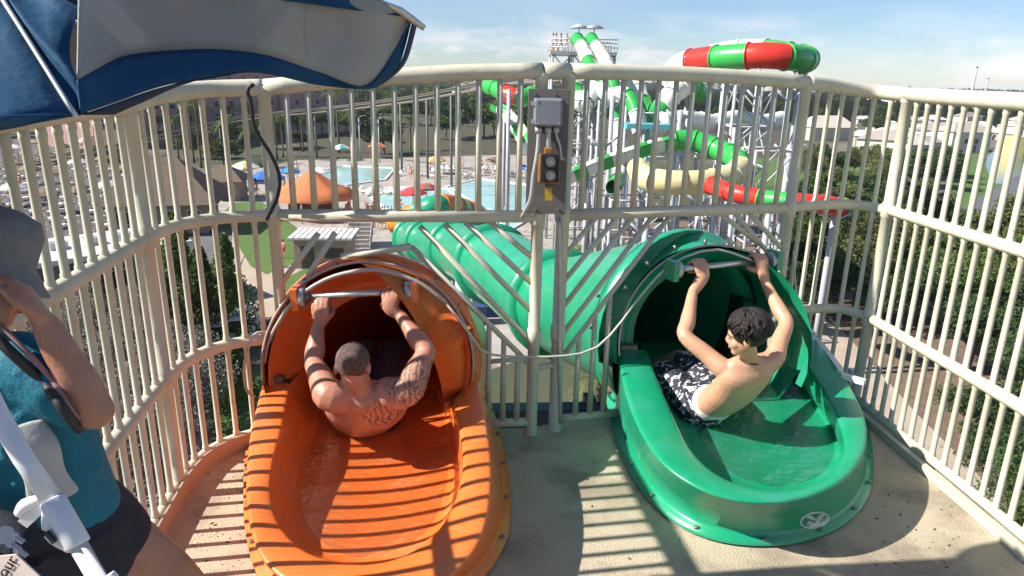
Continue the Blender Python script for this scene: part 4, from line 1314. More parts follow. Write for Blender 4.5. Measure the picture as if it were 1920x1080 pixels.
b = MB()
ext = 9000
b.add([V(-ext, -200, GZ), V(ext, -200, GZ), V(ext, ext, GZ), V(-ext, ext, GZ)], [(0, 1, 2, 3)])
tag(b.build('ground', M['ground']), kind='structure')
lvl = [0]
def sheet(name, m, pix):
    lvl[0] += 1
    pts = [G(*q) for q in pix]
    o = poly_sheet(pts, GZ + 0.004 + 0.004 * lvl[0] , name, m)
    return o
sheet('paved_area', M['conc'], [(330, 400), (420, 330), (560, 300), (760, 296), (960, 290), (1180, 300), (1200, 380), (1080, 470), (1080, 640), (900, 700), (560, 560), (420, 470)])
sheet('wood_floor', M['woodfloor'], [(560, 300), (540, 205), (1020, 180), (1480, 185), (1480, 300), (1180, 300), (960, 288), (760, 292)])
sheet('sunbathing_terrace', M['terrace'], [(-200, 420), (-60, 262), (230, 258), (330, 300), (300, 420), (40, 470)])
sheet('mulch_ground', M['mulch'], [(1100, 560), (1180, 420), (1500, 380), (1800, 380), (2300, 700), (2300, 1300), (1100, 1300)])
sheet('gravel_garden', M['gravel'], [(100, 600), (330, 600), (380, 760), (360, 1250), (-100, 1250), (0, 700)])
sheet('footpath', M['path'], [(396, 520), (430, 430), (470, 425), (510, 500), (560, 560), (620, 640), (560, 700), (500, 600), (440, 545), (360, 640), (100, 700), (90, 676), (350, 610)])
sheet('service_road', M['asphalt'], [(372, 440), (400, 395), (440, 400), (438, 440), (420, 500), (460, 620), (420, 640), (370, 520)])
sheet('lawn', M['lawn'], [(405, 410), (440, 380), (490, 378), (560, 430), (560, 490), (500, 515), (470, 500), (440, 450)])
sheet('lawn', M['lawn'], [(520, 530), (580, 500), (640, 520), (600, 575), (540, 570)])
sheet('lawn', M['lawn'], [(395, 700), (480, 690), (520, 820), (420, 850)])
sheet('lawn', M['lawn'], [(1790, 300), (1900, 270), (2100, 300), (2100, 420), (1880, 400), (1760, 420)])
sheet('lawn', M['lawn'], [(1380, 300), (1520, 290), (1640, 300), (1620, 350), (1400, 350)])
sheet('pool', M['pool'], [(555, 334), (640, 312), (740, 316), (720, 338), (620, 352)])
sheet('pool', M['pool'], [(700, 372), (745, 352), (850, 356), (880, 380), (820, 400), (730, 396)])
sheet('pool', M['pool'], [(838, 352), (900, 336), (1000, 350), (1010, 400), (960, 430), (880, 392)])
sheet('canal', M['canal'], [(1845, 300), (1885, 262), (2300, 262), (2300, 345), (1860, 345)])
sheet('service_road', M['asphalt'], [(1700, 560), (1760, 420), (1905, 330), (2100, 300), (2100, 345), (1930, 352), (1800, 440), (1740, 560)])
sheet('footpath', M['path'], [(1560, 560), (1600, 540), (1760, 560), (2100, 620), (2100, 660), (1760, 600)])
sheet('footpath', M['path'], [(1500, 560), (1560, 600), (1720, 780), (1900, 960), (2100, 1180), (1980, 1180), (1700, 880), (1560, 720)])
sheet('far_road', M['conc'], [(640, 210), (760, 196), (1000, 190), (1000, 193), (770, 200), (640, 215)])

# grass tufts on the lawns would not show; a shallow kerb round the pools does
def kerb(pix, name='pool_kerb'):
    pts = [G(*q) for q in pix]
    c = sum(pts, V(0, 0, 0)) / len(pts)
    out = [p + (p - c).normalized() * .5 for p in pts]
    b = MB()
    for ring_ in ((pts, out),):
        a, o = ring_
        n = len(a)
        rows = [[V(p.x, p.y, GZ + .02) for p in a], [V(p.x, p.y, GZ + .2) for p in a], [V(p.x, p.y, GZ + .2) for p in o], [V(p.x, p.y, GZ + .02) for p in o]]
        b.rings(rows, smooth=False)
    tag(b.build(name, M['white']), kind='structure')
kerb([(555, 334), (640, 312), (740, 316), (720, 338), (620, 352)])
kerb([(700, 372), (745, 352), (850, 356), (880, 380), (820, 400), (730, 396)])
kerb([(838, 352), (900, 336), (1000, 350), (1010, 400), (960, 430), (880, 392)])

# ------------------------------------------------------------------ trees
M['leaf'] = foliage('tree_leaves', (0.055, 0.10, 0.022), (0.11, 0.155, 0.038))
M['leaf2'] = foliage('olive_leaves', (0.10, 0.125, 0.038), (0.155, 0.17, 0.06))
M['leaf3'] = foliage('dark_leaves', (0.030, 0.062, 0.022), (0.06, 0.10, 0.032))
M['bark'] = objvar(mat('bark', (0.13, 0.10, 0.075), 0.9, c2=(0.09, 0.07, 0.05), scale=3, bump=.5, bscale=8), .2)
M['leaf_grey'] = foliage('grey_leaves', (0.17, 0.165, 0.13), (0.26, 0.24, 0.21), .2)

def leaf_quads(b, c, r, n, s, rg, flat=1.0):
    for _ in range(n):
        while True:
            v = Vector((rg.uniform(-1, 1), rg.uniform(-1, 1), rg.uniform(-1, 1)))
            if .25 < v.length < 1: break
        p = Vector(c) + Vector((v.x * r[0], v.y * r[1], v.z * r[2]))
        u = Vector((rg.gauss(0, 1), rg.gauss(0, 1), rg.gauss(0, 1) * flat)).normalized()
        w_ = u.orthogonal().normalized()
        w_ = (w_ * math.cos(rg.random() * 6) + u.cross(w_) * math.sin(rg.random() * 6)).normalized()
        x = u.cross(w_)
        a = s * rg.uniform(.6, 1.3)
        b.add([p - x * a * .5, p + w_ * a * .5 + u * a * .1, p + x * a * .5, p - w_ * a * .5 + u * a * .1], [(0, 1, 2, 3)])

def crown_mesh(seed, h, wd, n, s, shape='round'):
    rg = random.Random(seed)
    b = MB()
    k = 16 if shape == 'round' else 14
    for i in range(k):
        if shape == 'round':
            a = rg.uniform(0, 6.28); q = rg.random() ** .6
            c = (math.cos(a) * q * wd * .55, math.sin(a) * q * wd * .55, h * (.42 + .46 * rg.random()))
            rr = (wd * rg.uniform(.22, .38),) * 2 + (h * rg.uniform(.10, .17),)
        elif shape == 'cone':
            t = i / (k - 1)
            a = rg.uniform(0, 6.28)
            c = (math.cos(a) * wd * .22 * (1 - t), math.sin(a) * wd * .22 * (1 - t), h * (.14 + .80 * t))
            rr = (wd * (.50 * (1 - t) + .09),) * 2 + (h * .08,)
        leaf_quads(b, c, rr, n // k, s, rg)
    return b.mesh('crown')

def trunk_mesh(seed, h, r, limbs=5):
    rg = random.Random(seed)
    b = MB()
    top = V(rg.uniform(-.4, .4), rg.uniform(-.4, .4), h * .62)
    b.tube([V(0, 0, -.1), V(0, 0, .3), top * .5 + V(.1, 0, 0), top], [r * 1.5, r, r * .75, r * .45], 8)
    for i in range(limbs):
        a = rg.uniform(0, 6.28); z = rg.uniform(.35, .6)
        s = top * (z / .62)
        e = s + V(math.cos(a) * h * .22, math.sin(a) * h * .22, h * .22)
        b.tube([s, s.lerp(e, .5) + V(0, 0, -.1), e], [r * .5, r * .35, r * .15], 6)
    return b.mesh('trunk')

def tree_proto(name, label, group, crown, trunk, leafm):
    t = empty(name, (0, 0, GZ), 0, label, 'tree', group)
    for me, m in ((crown, leafm), (trunk, M['bark'])):
        me.materials.clear(); me.materials.append(m)
        link(me.name.split('.')[0], me, t)
    return t

def frond_palm(seed, h, hr_, nf=16, fl=2.6):
    rg = random.Random(seed)
    b = MB()
    for i in range(nf):
        a = 6.283 * i / nf + rg.uniform(-.2, .2)
        el = rg.uniform(-.25, 1.1)
        L = fl * rg.uniform(.85, 1.1)
        d = V(math.cos(a), math.sin(a), 0); sd = V(-math.sin(a), math.cos(a), 0)
        pts = []
        for j in range(8):
            t = j / 7
            pts.append(V(0, 0, h) + d * (L * t * math.cos(el * (1 - t * .3))) + V(0, 0, L * (math.sin(el) * t - .75 * t * t)))
        for j in range(7):
            p, q = pts[j], pts[j + 1]
            wd = .42 * math.sin(math.pi * (j + 1) / 8.2) + .05
            for s_ in (-1, 1):
                for u in (0.0, .5):
                    r_ = p.lerp(q, u); r2 = p.lerp(q, u + .28)
                    tip = r_.lerp(q, .9) + sd * s_ * wd * 1.3 - V(0, 0, wd * .55) + d * .1
                    b.add([r_, r2, tip], [(0, 1, 2)])
        b.tube(pts, [.035] * 4 + [.02] * 4, 4, smooth=True)
    return b.mesh('crown')

def palm_trunk(seed, h, r):
    rg = random.Random(seed)
    b = MB()
    lean = rg.uniform(-.5, .5)
    P = [V(lean * (t ** 2), 0, h * t) for t in [i / 8 for i in range(9)]]
    P = [p - V(lean, 0, 0) * 0 for p in P]
    b.tube([V(0, 0, -.1)] + [V(0, 0, h * i / 8) for i in range(1, 9)], [r * 1.4] + [r * (1 + .08 * (i % 2)) for i in range(1, 9)], 8)
    return b.mesh('trunk')

gT, gP, gC, gF = 'broadleaf trees round the park', 'palms round the park', 'conifers below the left railing', 'dense trees below the right railing'
protos = {}
def P_(key, f):
    if key not in protos:
        protos[key] = f()
        return protos[key], True
    return protos[key], False
specs = {
    'round0': ('broadleaf_tree', lambda: (crown_mesh(1, 7, 5.5, 2600, .42), trunk_mesh(1, 7, .2)), 'leaf', gT, 'rounded mid green broadleaf tree'),
    'round1': ('broadleaf_tree', lambda: (crown_mesh(2, 8.5, 6.5, 2800, .46), trunk_mesh(2, 8.5, .24)), 'leaf3', gT, 'large dark green broadleaf tree'),
    'round2': ('broadleaf_tree', lambda: (crown_mesh(3, 5.5, 5, 2200, .36), trunk_mesh(3, 5.5, .16)), 'leaf2', gT, 'low olive green broadleaf tree'),
    'cone0': ('conifer_tree', lambda: (crown_mesh(4, 8, 4.2, 5200, .22, 'cone'), trunk_mesh(4, 8, .16, 3)), 'leaf', gC, 'pointed green conifer'),
    'near0': ('broadleaf_tree', lambda: (crown_mesh(5, 7, 5, 9000, .20), trunk_mesh(5, 7, .18, 8)), 'leaf', gF, 'dense leafy tree'),
    'near1': ('broadleaf_tree', lambda: (crown_mesh(6, 8, 5, 9000, .22), trunk_mesh(6, 8, .2, 8)), 'leaf2', gF, 'dense olive leafy tree'),
    'near2': ('broadleaf_tree', lambda: (crown_mesh(8, 6, 5, 8000, .20), trunk_mesh(8, 6, .2, 8)), 'leaf3', gF, 'dense dark leafy tree'),
    'grey0': ('dry_tree', lambda: (crown_mesh(7, 6, 4.5, 6000, .16), trunk_mesh(7, 6, .16, 9)), 'leaf_grey', 'pale dry trees in the gravel garden', 'pale grey dry tree'),
    'palm0': ('palm_tree', lambda: (frond_palm(1, 7, 0), palm_trunk(1, 7, .16)), 'leaf', gP, 'palm tree with a drooping crown'),
    'palm1': ('palm_tree', lambda: (frond_palm(2, 9.5, 0, 18, 2.9), palm_trunk(2, 9.5, .18)), 'leaf2', gP, 'tall palm tree with a full crown'),
    'palm2': ('palm_tree', lambda: (frond_palm(3, 2.2, 0, 22, 2.2), palm_trunk(3, 2.2, .22)), 'leaf2', gP, 'short bushy palm'),
}
def plant(key, loc, s=1.0, label=None, group=None, rz=None):
    name, mk, lm, grp, lab = specs[key]
    if key not in protos:
        c, t = mk()
        protos[key] = tree_proto(name, lab, grp, c, t, M[lm])
        o = protos[key]
    else:
        o = copy_tree(protos[key])
    o.location = (loc[0], loc[1], GZ)
    o.rotation_euler = (0, 0, rnd.uniform(0, 6.28) if rz is None else rz)
    o.scale = (s * rnd.uniform(.9, 1.1), s * rnd.uniform(.9, 1.1), s)
    o['label'] = label or lab
    if group: o['group'] = group
    return o

SPEC = {'round0': 'green tree', 'round1': 'dark tree', 'round2': 'olive tree', 'cone0': 'conifer', 'near0': 'leafy tree', 'near1': 'olive tree', 'near2': 'dark tree', 'grey0': 'pale dry tree', 'palm0': 'palm', 'palm1': 'tall palm', 'palm2': 'bushy palm'}
def scatter(n, poly, keys, smin, smax, label, group, mind=3.0, seed=1):
    """poly: pixel corners of a ground area; points kept apart"""
    rg = random.Random(seed)
    pts = [G(*q) for q in poly]
    xs = [p.x for p in pts]; ys = [p.y for p in pts]
    placed = []
    lox, hix = min(p.x / p.y for p in pts), max(p.x / p.y for p in pts)
    def inside(x, y):
        c = False; j = len(pts) - 1
        for i in range(len(pts)):
            if (pts[i].y > y) != (pts[j].y > y) and x < (pts[j].x - pts[i].x) * (y - pts[i].y) / (pts[j].y - pts[i].y) + pts[i].x: c = not c
            j = i
        return c
    tries = 0
    while len(placed) < n and tries < n * 60:
        tries += 1
        x = rg.uniform(min(xs), max(xs)); y = rg.uniform(min(ys), max(ys))
        if not inside(x, y): continue
        if any((x - a) ** 2 + (y - c) ** 2 < mind ** 2 for a, c in placed): continue
        placed.append((x, y))
        key = rg.choice(keys)
        u = (x / y - lox) / (hix - lox)
        v = (y - min(ys)) / (max(ys) - min(ys))
        s_ = rg.uniform(smin, smax)
        big = 'big' if s_ > smin + .62 * (smax - smin) else 'small' if s_ < smin + .34 * (smax - smin) else 'middling'
        where = ('left end', 'left half', 'middle', 'right half', 'right end')[min(4, max(0, int(u * 5)))]
        row = ('front row', 'second row', 'third row', 'back row')[min(3, max(0, int(v * 4)))]
        lab = f"{big} {SPEC[key]} in the {row} at the {where} of {label}"
        plant(key, (x, y), s_, lab, group)
    return placed

scatter(120, [(600, 296), (560, 230), (680, 196), (1010, 190), (1010, 290), (820, 296)], ['round0', 'round1', 'round0', 'palm1'], .9, 1.5, 'the wood', 'trees in the wooded belt behind the pools', 3.4, 3)
scatter(50, [(1010, 262), (1040, 200), (1640, 195), (1660, 270), (1560, 330), (1400, 300)], ['round0', 'round2', 'palm0', 'round1'], .8, 1.25, 'the slide supports', 'trees behind the second slide complex', 4.5, 5)
scatter(42, [(1480, 420), (1500, 330), (1640, 320), (1790, 330), (1740, 440), (1650, 520)], ['round1', 'round0', 'round2', 'near1'], .5, .82, 'the thicket', 'trees in the thicket right of the slides', 3.2, 6)
scatter(34, [(1500, 620), (1470, 450), (1700, 450), (1900, 520), (2150, 640), (2150, 900), (1900, 800), (1700, 640)], ['near0', 'near1', 'near2'], .72, .95, 'the grove', 'dense trees below the right railing', 2.7, 7)
scatter(10, [(1760, 800), (1900, 820), (2200, 1000), (2100, 1250), (1900, 1100)], ['near0', 'near2'], .5, .7, 'the low scrub', 'low trees at the foot of the tower', 2.2, 8)
scatter(40, [(230, 300), (260, 240), (560, 236), (700, 300), (560, 300), (420, 320)], ['palm0', 'palm1', 'round2', 'round0'], .8, 1.2, 'the hotel garden', 'trees in front of the hotel', 3.2, 9)
scatter(46, [(1560, 230), (1600, 195), (2100, 200), (2100, 275), (1700, 290)], ['round1', 'round0', 'round2', 'palm0'], .5, .9, 'the white houses', 'trees between the white houses', 6, 10)
scatter(16, [(-150, 262), (-150, 215), (180, 215), (230, 250)], ['round0', 'palm1'], 1, 1.4, 'the terrace', 'trees behind the sunbathing terrace', 6, 12)
scatter(14, [(140, 640), (300, 640), (350, 760), (340, 980), (120, 1000)], ['grey0'], .6, .8, 'the gravel garden', 'pale dry trees in the gravel garden', 2.0, 13)
for px, py, s, l in ((352, 618, .95, 'tall pointed conifer beside the grey service road'), (438, 640, .85, 'pointed conifer left of the footpath, next to the parked carts'), (330, 700, .7, 'shorter conifer below the arched left railing'), (395, 660, .8, 'middle conifer of the clump behind the curved left railing'), (448, 780, .5, 'small conifer on the lawn under the curved left railing')):
    plant('cone0', G(px, py), s, l, 'conifers below the left railing')
for px, py, s, k, l in ((1098, 520, 1.0, 'palm2', 'bushy palm showing behind the diagonal bars right of the centre posts'), (1120, 760, .75, 'palm2', 'spiky palm straight below the centre posts'), (770, 282, 1.0, 'palm0', 'palm beside the orange playground frame'), (520, 300, .9, 'palm1', 'palm left of the blue canopy'), (350, 330, .8, 'palm0', 'palm beside the brown pitched roof'),
                      (300, 640, .7, 'palm2', 'short palm by the long white roofed building'), (1525, 600, .7, 'palm2', 'short palm behind the right shoulder of the green slide')):
    plant(k, G(px, py), s, l)

# far woodland: nobody could count these crowns
rg = random.Random(30)
b = MB()
for _ in range(5200):
    d = 330 * (1.0 + 9 * rg.random() ** 2.0)
    a = rg.uniform(-.72, .72)
    x, y = d * math.tan(a), d
    s = rg.uniform(4, 8) * (1 + d / 1400)
    for k in range(5):
        c = V(x + rg.uniform(-s, s) * .7, y + rg.uniform(-s, s) * .7, GZ + rg.uniform(.2, .75) * s * .9)
        u = s * rg.uniform(.35, .7)
        b.add([c + V(-u, 0, -u * .4), c + V(u, 0, -u * .4), c + V(u * .5, u * .3, u * .5), c + V(-u * .5, -u * .3, u * .6)], [(0, 1, 2, 3)])
wd_ = b.build('woodland', foliage('far_tree_leaves', (0.05, 0.075, 0.03), (0.09, 0.11, 0.05), 0, .1))
tag(wd_, 'far belt of trees spreading to the horizon', 'woodland', None, 'stuff')

# specks of leaf litter and grit lying on the deck
rg = random.Random(77)
b = MB()
for k in range(420):
    if k < 150: p = PZ(rg.uniform(1640, 1800), rg.uniform(830, 1070))
    elif k < 260: p = PZ(rg.uniform(360, 470), rg.uniform(860, 1070))
    else: p = V(rg.uniform(-1.3, 2.2), rg.uniform(1.6, 3.6), 0)
    s = rg.uniform(.002, .006) if k % 6 else rg.uniform(.006, .012)
    a = rg.uniform(0, 6.28)
    c, d = math.cos(a) * s, math.sin(a) * s
    z0, z1 = .001, .001 + s * .5
    b.add([V(p.x - c, p.y - d, z0), V(p.x + d * .5, p.y - c * .5, z0), V(p.x + c, p.y + d, z0), V(p.x - d * .5, p.y + c * .5, z0), V(p.x, p.y, z1)], [(0, 1, 4), (1, 2, 4), (2, 3, 4), (3, 0, 4)])
tag(b.build('litter', mat('leaf_litter', (.07, .045, .025), .9)), 'dark specks of leaf litter scattered on the deck', None, None, 'stuff')
# ------------------------------------------------------------------ second slide complex
M['t_green'] = mat('bright_green_fibreglass', (0.03, 0.36, 0.06), 0.35, c2=(.035, .40, .07), scale=.6)
M['t_red'] = mat('red_fibreglass', (0.62, 0.035, 0.02), 0.35, c2=(.58, .03, .02), scale=.6)
M['t_white'] = mat('white_fibreglass', (0.74, 0.76, 0.68), 0.4, c2=(.66, .68, .60), scale=.5)
M['t_cream'] = mat('cream_fibreglass', (0.66, 0.60, 0.30), 0.4, c2=(.60, .55, .28), scale=.5)
M['t_orange'] = mat('orange_tube', (0.80, 0.24, 0.03), 0.4)
M['wsteel'] = mat('white_painted_steel', (0.46, 0.47, 0.49), 0.5, c2=(.36, .37, .39), scale=.8)
gS = 'tubes of the second slide complex'
def far_tube(label, pts, r, cols, nseg, name='slide_tube', group=gS, open_=False, posts=()):
    P = [PY(*q) for q in pts]
    n = nseg * 6 + 1
    C = catmull(P, n)
    root = empty(name, (0, 0, 0), 0, label, 'water slide', group)
    for s in range(nseg):
        seg = C[s * 6:s * 6 + 7]
        m = M[cols[s % len(cols)]]
        b = MB()
        if open_:
            rows = []
            for i, p in enumerate(seg):
                t = (seg[min(i + 1, 6)] - seg[max(i - 1, 0)]).normalized()
                sd_ = t.cross(V(0, 0, 1)).normalized(); u = sd_.cross(t)
                rows.append([p + sd_ * math.cos(a) * r + u * math.sin(a) * r for a in [math.pi * (0.92 + 1.16 * k / 10) for k in range(11)]])
                rows[-1] = [rows[-1][0] + sd_ * -.12, *rows[-1], rows[-1][-1] + sd_ * .12]
            b.rings(rows, closed=False)
        else:
            b.tube(seg, r, 16, caps=False)
        o = b.build('tube_segment', m, root)
        if open_:
            md = o.modifiers.new('t', 'SOLIDIFY'); md.thickness = .05
        c0 = seg[0]; t = (seg[1] - c0).normalized()
        if not open_:
            b = MB(); b.tube([c0 - t * .05, c0 - t * .05, c0 + t * .05, c0 + t * .05], [r * .98, r * 1.10, r * 1.10, r * .98], 16, caps=False); b.build('flange', m, root)
    for f in posts:
        p = C[int(f * (n - 1))]
        b = MB(); b.tube([V(p.x, p.y, p.z - r * .9), V(p.x, p.y, GZ)], .16, 10)
        b.tube([V(p.x, p.y, p.z - r * 1.6), V(p.x + .9, p.y, p.z - r * .6)], .07, 6); b.tube([V(p.x, p.y, p.z - r * 1.6), V(p.x - .9, p.y, p.z - r * .6)], .07, 6)
        b.build('support_column', M['wsteel'], root)
    return root
far_tube('red and green tube loop standing highest above the centre railing', [(1255, 150, 66), (1270, 126, 65), (1300, 114, 64), (1360, 108, 61), (1430, 104, 59), (1485, 108, 59), (1512, 112, 63), (1495, 104, 70), (1440, 94, 74), (1380, 94, 76), (1330, 104, 76)], 1.02, ['t_white', 't_red', 't_green', 't_red', 't_green', 't_green', 't_green', 't_red', 't_green', 't_green', 't_white', 't_white'], 12, posts=(.2, .42, .58, .85))
far_tube('green and white open flume climbing right behind the signal light', [(1052, 330, 50), (1085, 318, 50), (1130, 300, 50), (1180, 283, 50), (1235, 266, 50), (1268, 262, 50)], .72, ['t_white', 't_green', 't_white', 't_green', 't_white'], 9, open_=True, posts=(.25, .6))
far_tube('bright green tube curving down from the open flume', [(1262, 264, 50), (1300, 264, 50), (1345, 280, 49), (1380, 298, 47), (1388, 318, 45)], .72, ['t_green'], 5, posts=(.3, .8))
far_tube('cream bowl shaped tube under the bright green tube', [(1388, 316, 45), (1360, 336, 43), (1310, 342, 42), (1255, 342, 42), (1212, 334, 43), (1196, 316, 46)], .74, ['t_cream'], 6, posts=(.3, .7))
far_tube('red and green tube lying low behind the curved right railing', [(1335, 348, 40), (1375, 362, 38), (1430, 373, 37), (1490, 379, 36), (1545, 384, 36), (1580, 390, 38), (1575, 384, 42)], .5, ['t_red', 't_red', 't_green', 't_red', 't_red', 't_green', 't_green'], 8, posts=(.3, .6))
far_tube('white and green drop slide leaving the platform on the left', [(1082, 74, 71), (1092, 90, 69), (1104, 118, 66), (1116, 150, 63), (1140, 178, 60), (1170, 176, 59), (1190, 200, 58), (1200, 250, 57)], .62, ['t_green', 't_white', 't_white', 't_green', 't_white'], 10, posts=(.5, .8))
far_tube('white and green drop slide leaving the platform on the right', [(1108, 74, 71), (1118, 88, 69), (1134, 112, 66), (1146, 145, 63), (1154, 190, 61), (1160, 250, 60), (1164, 320, 58), (1150, 352, 54)], .62, ['t_green', 't_white', 't_white', 't_white', 't_green'], 10, posts=(.45,))
far_tube('white and green tube twisting just right of the tower columns', [(1185, 150, 66), (1200, 190, 64), (1216, 214, 63), (1240, 205, 63), (1262, 176, 64), (1290, 160, 66), (1310, 175, 68)], .9, ['t_white', 't_white', 't_green', 't_green', 't_white'], 9, posts=(.4, .8))
far_tube('white and green tube crossing left of the tower columns', [(1070, 150, 64), (1082, 186, 62), (1100, 190, 61), (1120, 160, 62), (1140, 150, 64)], .8, ['t_white', 't_green', 't_white'], 6, posts=(.4,))
far_tube('red and green tube end showing left of the grey electrical box', [(915, 160, 84), (935, 168, 82), (960, 180, 80), (990, 182, 80), (1012, 172, 82)], .95, ['t_green', 't_green', 't_red', 't_green'], 5, posts=(.4,))
far_tube('white and green flume dropping left of the electrical box', [(930, 198, 74), (945, 206, 73), (962, 226, 72), (978, 252, 70), (990, 280, 68)], .72, ['t_green', 't_white', 't_white', 't_green', 't_white'], 8, open_=True, posts=(.3,))
far_tube('white tube running level behind the lattice towers', [(1240, 230, 58), (1290, 226, 60), (1340, 232, 62), (1380, 224, 64), (1430, 232, 66), (1465, 224, 68)], .8, ['t_white'], 7, posts=(.3, .7))
far_tube('orange and green tube crossing beyond the end of the green tube', [(745, 418, 26), (778, 404, 25), (808, 390, 24), (840, 386, 24.5), (868, 394, 26), (895, 402, 28)], .42, ['t_orange', 't_orange', 'green', 't_orange', 'green'], 7, group='tubes beyond the green slide', posts=(.4, .9))
far_tube('green flume lying under the orange and green tube', [(762, 432, 23), (800, 412, 23), (845, 404, 24), (900, 410, 26)], .5, ['green'], 5, group='tubes beyond the green slide', open_=True, posts=(.5,))

# launch platform
pf = empty('launch_platform', (0, 0, 0), 0, 'grey launch platform with railings high on the second slide tower', 'platform')
a, c = PY(1032, 96, 72), PY(1156, 98, 72)
zp = a.z
b = MB(); b.box(((a.x + c.x) / 2, 74, zp - .15), (c.x - a.x, 5, .3)); b.build('platform_deck', M['galv'], pf)
for y in (71.5, 76.5):
    b = MB()
    for z in (.4, .8, 1.15): b.tube([V(a.x, y, zp + z), V(c.x, y, zp + z)], .04, 6)
    n_ = 22
    for k in range(n_ + 1):
        x = a.x + (c.x - a.x) * k / n_
        if y < 72 and .36 < k / n_ < .72: continue
        b.tube([V(x, y, zp), V(x, y, zp + 1.15)], .03, 6)
    o = b.build('platform_railing', M['galv'], pf); 
for x in (a.x + .2, a.x + 2.2, c.x - 2.4, c.x - .2):
    for y in (71.8, 76.2):
        b = MB(); b.tube([V(x, y, zp - .2), V(x, y, GZ)], .15, 10); b.build('column', M['wsteel'], pf)
for z0 in (zp - 2.4, zp - 7, zp - 11.5):
    for x0, x1 in ((a.x + .2, a.x + 2.2), (a.x + 2.2, c.x - 2.4), (c.x - 2.4, c.x - .2)):
        b = MB(); b.tube([V(x0, 71.8, z0), V(x1, 71.8, z0 + 2.2)], .06, 6); b.tube([V(x1, 71.8, z0), V(x0, 71.8, z0 + 2.2)], .06, 6); b.tube([V(x0, 71.8, z0 + 2.25), V(x1, 71.8, z0 + 2.25)], .08, 6)
        b.build('brace', M['wsteel'], pf)
b = MB()
for k in range(16):
    z = zp - .4 - k * .9
    b.box((c.x - 1.4 + (.9 if k % 2 else -.9) * .5, 74, z), (2.6, 1.2, .08))
b.build('stair_flights', M['galv'], pf)['kind'] = 'stuff'
for i, (px, l) in enumerate(((1084, 'left mushroom shade on the launch platform'), (1112, 'right mushroom shade on the launch platform'))):
    q = PY(px, 97, 74)
    u_ = empty('shade_umbrella', (q.x, q.y, zp), 0, l, 'umbrella', 'shades on the launch platform')
    b = MB(); b.tube([V(0, 0, 0), V(0, 0, 2.4)], .05, 8); b.build('pole', M['wsteel'], u_)
    b = MB(); b.rings([[V(max(r_, .01) * math.cos(6.283 * k / 12), max(r_, .01) * math.sin(6.283 * k / 12), z_) for k in range(12)] for r_, z_ in ((0, 2.75), (.5, 2.62), (1.0, 2.35), (.98, 2.30), (.4, 2.5), (0, 2.6))]); b.build('canopy', M['galv'] if i else M['wsteel'], u_)

# lattice towers and free columns holding the tubes
def lattice(px, py, Y, w_, ztop_, label):
    q = PY(px, py, Y)
    t = empty('lattice_tower', (q.x, q.y, GZ), 0, label, 'steel tower', 'white lattice towers under the slide tubes')
    h = ztop_ - GZ
    for sx in (-1, 1):
        for sy in (-1, 1):
            b = MB(); b.tube([V(sx * w_, sy * w_, 0), V(sx * w_, sy * w_, h)], .13, 8); b.build('leg', M['wsteel'], t)
    n_ = max(2, int(h / (w_ * 1.9)))
    for k in range(n_):
        z0, z1 = h * k / n_, h * (k + 1) / n_
        b = MB()
        for (x0, y0), (x1, y1) in (((-w_, -w_), (w_, -w_)), ((w_, -w_), (w_, w_)), ((-w_, w_), (w_, w_)), ((-w_, -w_), (-w_, w_))):
            s_ = k % 2
            b.tube([V(x0, y0, z0 if s_ else z1), V(x1, y1, z1 if s_ else z0)], .06, 6)
            b.tube([V(x0, y0, z1), V(x1, y1, z1)], .07, 6)
        b.build('brace', M['wsteel'], t)
    return t
for px, Y, w_, zt, l in ((1080, 62, 1.6, 0.5, 'lattice tower directly under the launch platform'), (1235, 60, 1.7, -.5, 'wide lattice tower left of the level white tube'), (1390, 58, 1.6, 2.0, 'tall lattice tower under the red and green loop'),
                         (1300, 52, 1.4, -4.5, 'short lattice tower behind the cream tube'), (1440, 46, 1.3, -2.0, 'lattice tower at the left edge of the right thicket'), (1180, 50, 1.3, -6, 'low lattice tower under the open flume'), (1350, 42, 1.1, -7.5, 'low lattice tower near the low red tube')):
    lattice(px, 300, Y, w_, zt, l)
for i, (px, Y, zt) in enumerate(((952, 66, 1.2), (1062, 58, -1), (1128, 54, -2), (1142, 56, 1), (1268, 56, 0), (1345, 55, 2.4), (1372, 52, -1), (1412, 57, 1.6), (1464, 54, 1.8), (1478, 50, -2), (1320, 47, -5), (1220, 46, -7))):
    q = PY(px, 300, Y)
    b = MB(); b.tube([V(0, 0, 0), V(0, 0, zt - GZ)], .19, 10); b.tube([V(0, 0, zt - GZ - 1), V(1.1, 0, zt - GZ)], .09, 6); b.tube([V(0, 0, zt - GZ - 1), V(-1.1, 0, zt - GZ)], .09, 6)
    b.box((0, 0, .1), (.9, .9, .2))
    o = b.build('support_column', M['wsteel']); o.location = (q.x, q.y, GZ)
    tag(o, ['free white column left of the electrical box', 'white column behind the right edge of the backing board', 'left one of two close columns below the launch platform', 'right one of two close columns below the launch platform', 'white column between the two widest lattice towers', 'thick white column left of the red and green loop', 'white column just left of the tall lattice tower', 'white column just right of the tall lattice tower',
            'tall white column at the right end of the loop', 'shorter column at the edge of the thicket', 'low white column behind the cream tube', 'low white column left of the cream tube'][i], 'column', 'free standing white slide columns')
b = MB(); q = PY(1215, 236, 55); b.box(q, (3.6, 2.2, .35)); b.box(q + V(0, 0, -.6), (.25, .25, 1.0)); b.tube([q, V(q.x, q.y, GZ)], .12, 8)
tag(b.build('teal_platform', mat('teal_sheet', (.10, .42, .44), .5)), 'small teal platform among the white tubes', 'platform')

